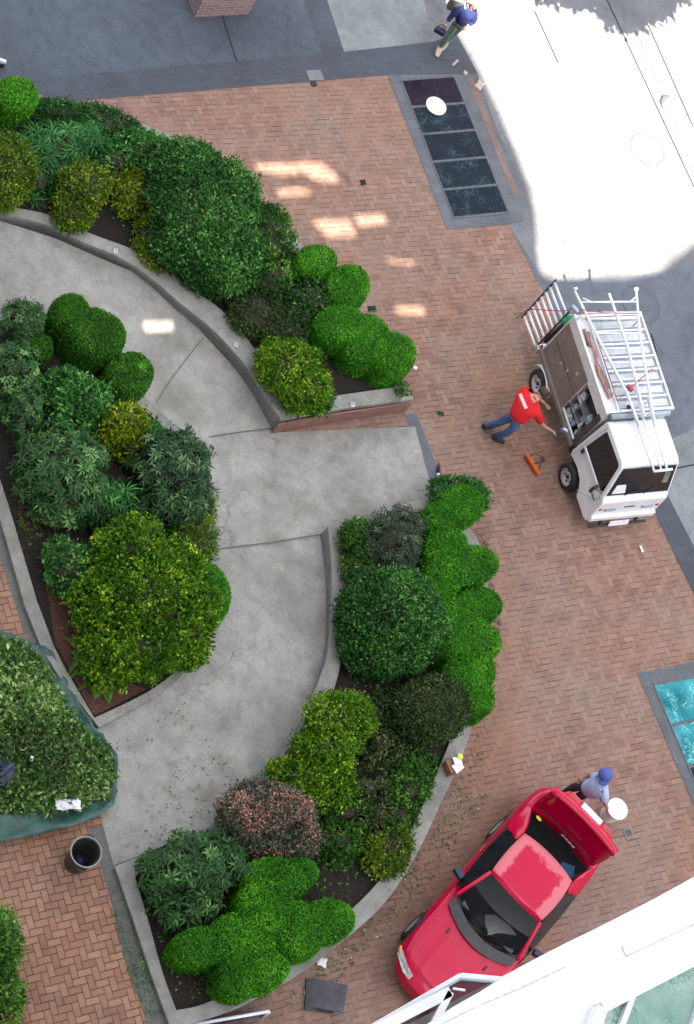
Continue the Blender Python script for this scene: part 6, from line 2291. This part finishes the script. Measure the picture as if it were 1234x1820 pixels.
flat_bit('paper', 'white crumpled paper lying against the foot of the lower planter wall', 'paper', 572, 1710, .01, .16, .15, .4, M['paper'])
flat_bit('paper', 'pale paper on the orange brick terrace beside the left hedge', 'paper', 18, 1643, TZ + .01, .10, .17, .2, M['paper'])
flat_bit('paper', 'small white feather-like scrap on the plaza in front of the white truck', 'paper', 1140, 976, .01, .05, .14, 1.0, M['paper'])
flat_bit('paper', 'crumpled pale paper on the granite border beside the street', 'paper', 852, 152, .014, .16, .26, .1, M['beige'], .2)
flat_bit('paper', 'pale torn scrap on the granite border below the walking person', 'paper', 827, 130, .014, .09, .10, .1, M['beige'], .2)
flat_bit('paper', 'thin pale scrap on the granite border nearest the walking person', 'paper', 809, 112, .014, .05, .22, .0, M['beige'], .2)
flat_bit('leaf', 'green leaf sprig lying on the plaza by the brick corner', 'leaf', 783, 735, .01, .12, .08, .6, Lf['mid'], .2)
flat_bit('leaf', 'small grey-green weed on the plaza beside the clipped cloud shrub', 'leaf', 661, 549, .01, .16, .10, .9, Lf['rhodo'], .3)
flat_bit('paper', 'tiny white card on the plaza by the corner clipped shrub', 'paper', 738, 654, .01, .07, .07, .3, M['paper'])
flat_bit('leaf', 'dry brown leaf cluster on the upper brick plaza', 'leaf', 645, 325, .01, .10, .12, .9, M['soil'], .3)
c = G(1181, 181, .01)
t = thing('strap', 'short dark curled strap lying on the sunlit street', 'strap', c)
MB().tube([G(1187, 171, .03) - c, G(1180, 173, .05) - c, G(1177, 180, .04) - c, G(1179, 189, .03) - c, G(1181, 192, .02) - c], [.03, .045, .05, .04, .02], 8).build('webbing', M['iron'], t, smooth=True)
c = G(1163, 610, 0)
t = thing('bar', 'dark metal bar lying on the asphalt behind the truck', 'bar', c, math.atan2(*(G(1168, 625, 0) - G(1160, 596, 0))[1::-1]))
MB().box((0, 0, .02), (.42, .05, .04)).build('bar', M['iron'], t, bevel=.006)
# little step lights on the copings
for k_, (px, py, z, lb_) in enumerate(((205, 447, .47, 'small white step light on the coping below the strap ferns'), (419, 614, .47, 'small white step light on the coping halfway down the ramp'), (491, 757, .06, 'small white light at the foot of the brick end wall'),
                                      (597, 1078, .46, 'small white step light on the coping beside the big dark domed shrub'), (524, 1316, .46, 'small white step light on the coping beside the leaning yellow-green shrub'), (626, 720, .47, 'small white clip on the coping above the brick end face'))):
    t = thing('step_light', lb_, 'light', G(px, py, z), .6, 'step lights along the ramp')
    MB().box((0, 0, .02), (.075, .09, .04)).build('housing', M['whitemat'], t, bevel=.01)
    MB().box((0, 0, .041), (.05, .06, .008)).build('lens', M['lens_clear'], t)
c = G(2, 117, .0)
t = thing('signboard', 'white angled board cut by the left edge, on the shaded slabs', 'board', c, R(40))
MB().box((-.2, 0, .12), (.5, .06, .2), (0, .2, 0)).build('panel', M['whitemat'], t, bevel=.01)
MB().box((-.2, -.04, .06), (.5, .02, .1)).build('foot', M['chassis'], t)

# ------------------------------------------------------------------ white wing of the near building at the bottom right
ZR = 14.0
edge = [(640, 1900), (700, 1860), (740, 1836), (778, 1812), (830, 1777), (880, 1749), (924, 1720), (960, 1700), (1010, 1674), (1060, 1650), (1120, 1620), (1180, 1589), (1240, 1556), (1330, 1505)]
back = [(1500, 1700), (1500, 2300), (800, 2300)]
E_ = GL(edge, ZR)
B_ = GL(back, ZR)
rc = np.mean(E_, axis=0)
wing = thing('building', 'white rendered building wing with a glazed roof light at the bottom right corner', 'building', (rc[0], rc[1], 0))
wo = np.array([rc[0], rc[1], 0])
poly = [p[:2] for p in E_ + B_]
MB(wo).prism(poly, ZR - .35, ZR).build('roof_terrace', M['stucco'], wing, bevel=.03)
cen = np.mean(np.array(poly), axis=0)
inn = [cen + (np.array(p) - cen) * .93 for p in poly]
MB(wo).prism(inn, 0, ZR - .35).build('outer_wall', M['stucco'], wing)
# joint lines and a low upstand on the terrace
mb = MB(wo)


def ridge(q, w_, h0_, h1_):
    P = GL(q, ZR)
    for a, b in zip(P, P[1:]):
        d = b - a
        nn = np.array([-d[1], d[0], 0]) / np.linalg.norm(d) * w_
        mb.hexa([a - nn + [0, 0, h0_], b - nn + [0, 0, h0_], b + nn + [0, 0, h0_], a + nn + [0, 0, h0_]], [a - nn + [0, 0, h1_], b - nn + [0, 0, h1_], b + nn + [0, 0, h1_], a + nn + [0, 0, h1_]])


ridge([(760, 1832), (850, 1788), (935, 1752), (1010, 1716)], .006, .0, .012)
ridge([(1105, 1682), (1113, 1700), (1240, 1640)], .006, .0, .012)
mb.each('joint', plain('pale_joint', (.55, .56, .58), .8, .2, 20), wing)
mb = MB(wo)
ridge([(1046, 1832), (1058, 1796), (1240, 1702), (1330, 1655)], .055, .0, .16)
ridge([(1240, 1706), (1330, 1660)], .03, .16, .2)
mb.each('skylight_kerb', M['white'], wing, bevel=.015)
# glazed roof light with planting below
sk = MB(wo)
q0 = GL([(1052, 1840), (1064, 1800), (1244, 1708), (1360, 1760), (1300, 1900), (1050, 1900)], ZR)
sk.prism([p[:2] for p in q0], ZR + .04, ZR + .06)
M['greenglass'] = pane('pale_green_glass', (.20, .34, .29), (.05, .20, .03), 7.0, .9, (.52, .66, .60), .08)
sk.build('rooflight_glass', M['greenglass'], wing)
mb = MB(wo)
ridge([(1086, 1850), (1114, 1774)], .028, .03, .14)
ridge([(1214, 1850), (1262, 1700)], .028, .03, .14)
mb.each('glazing_bar', M['white'], wing, bevel=.01)

# open casement below the terrace edge
ZC = 13.2


def frame_pts(q, z):
    return [np.array(p) for p in GL(q, z)]


pts_o = frame_pts([(640, 1838), (818, 1735), (916, 1744), (800, 1880)], ZC)
cs = np.mean(pts_o, axis=0)
cas = thing('open_window', 'open white casement window pushed out over the red car', 'window', cs)
mb = MB(cs)


def bar(a, b, w_, h_, m_=0):
    d = b - a
    d = d / np.linalg.norm(d)
    nn = np.array([-d[1], d[0], 0]) * w_ / 2
    u = np.array([0, 0, h_ / 2])
    mb.hexa([a - nn - u, b - nn - u, b + nn - u, a + nn - u], [a - nn + u, b - nn + u, b + nn + u, a + nn + u])


for i in range(4):
    bar(pts_o[i], pts_o[(i + 1) % 4], .055, .06)
mb.build('sash', M['white'], cas, bevel=.006)
mb = MB(cs)
in_o = [cs + (p - cs) * .90 + np.array([0, 0, .012]) for p in pts_o]
for i in range(4):
    bar(in_o[i], in_o[(i + 1) % 4], .02, .06)
mb.build('gasket', M['frame_grey'], cas)
g2 = MB(cs)
gi = [cs + (p - cs) * .9 for p in pts_o]
g2.hexa([p + np.array([0, 0, -.01]) for p in gi], [p + np.array([0, 0, .002]) for p in gi])
M['winglass'] = glass('red_reflection_glass', (.10, .03, .035), clear=.6)  # red reflection in the pane is put into the tint
g2.build('pane', M['winglass'], cas)
mb = MB(cs)
pp = frame_pts([(650, 1840), (800, 1763), (806, 1766), (764, 1834)], ZC + .22)
bar(pp[0], pp[1], .10, .05)
bar(pp[1], pp[3], .07, .05)
mb.build('outer_frame', M['white'], cas, bevel=.006)
mb = MB(cs)
mb.tube([frame_pts([(806, 1757)], ZC + .26)[0], frame_pts([(826, 1760)], ZC + .2)[0]], .012, 6)
mb.build('window_stay', M['alu_w'], cas)

# ------------------------------------------------------------------ street tree just beyond the top right of the view
def off_sun(px, py, z):
    return G(px, py, 0) + SDIR * (z / SDIR[2])


tc = off_sun(1060, -75, 7.0)
to = G(1480, -120, 0)
tree = thing('street_tree', 'broad leafy street tree whose shade falls on the sunlit street', 'tree', to)
MB(to).tube([to, to + [0, 0, 3.0], to + [.1, .1, 5.0], to + [.2, .1, 7.5]], [.22, .17, .13, .05], 12).build('trunk', M['trunk'], tree, smooth=True)
mb = MB(to)
Vs, Ts = [], []
for (px, py, r_) in ((960, -45, .75), (1010, -30, .72), (1040, -40, .8), (1100, 5, .8), (1140, -12, .8), (1190, -38, .7), (1130, -60, 1.2), (1030, -90, 1.3), (1180, -90, 1.3), (1100, -130, 1.5)):
    cc = off_sun(px, py - 10, 9.0 + rng.uniform(-.4, .4))
    mb.tube([to + [.1, .1, 5.0], (to + cc) / 2 + [0, 0, 2.6], cc], [.08, .05, .02], 6)
    n = int(3200 * r_ * r_)
    q = sphere_pts(n, -1) * (rng.uniform(.35, 1, n) ** .5 * r_)[:, None] * (1 + .22 * lump(sphere_pts(n), 3, 3))[:, None]
    P_ = cc + q * np.array([1, 1, .7])
    D = nrm(rng.normal(size=(n, 3)) + [0, 0, -.2])
    Vs.append(leaf_arrays(P_, D, nrm(rng.normal(size=(n, 3)) * .6 + [0, 0, 1]), rng.uniform(.14, .26, n), rng.uniform(.11, .19, n)))
    Ts.append(np.clip(rng.normal(.5, .2, n), 0, 1))
mb.build('limb', M['trunk'], tree, smooth=True)
leaf_object('crown', np.concatenate(Vs), np.concatenate(Ts), [Lf['mid']], tree, to)
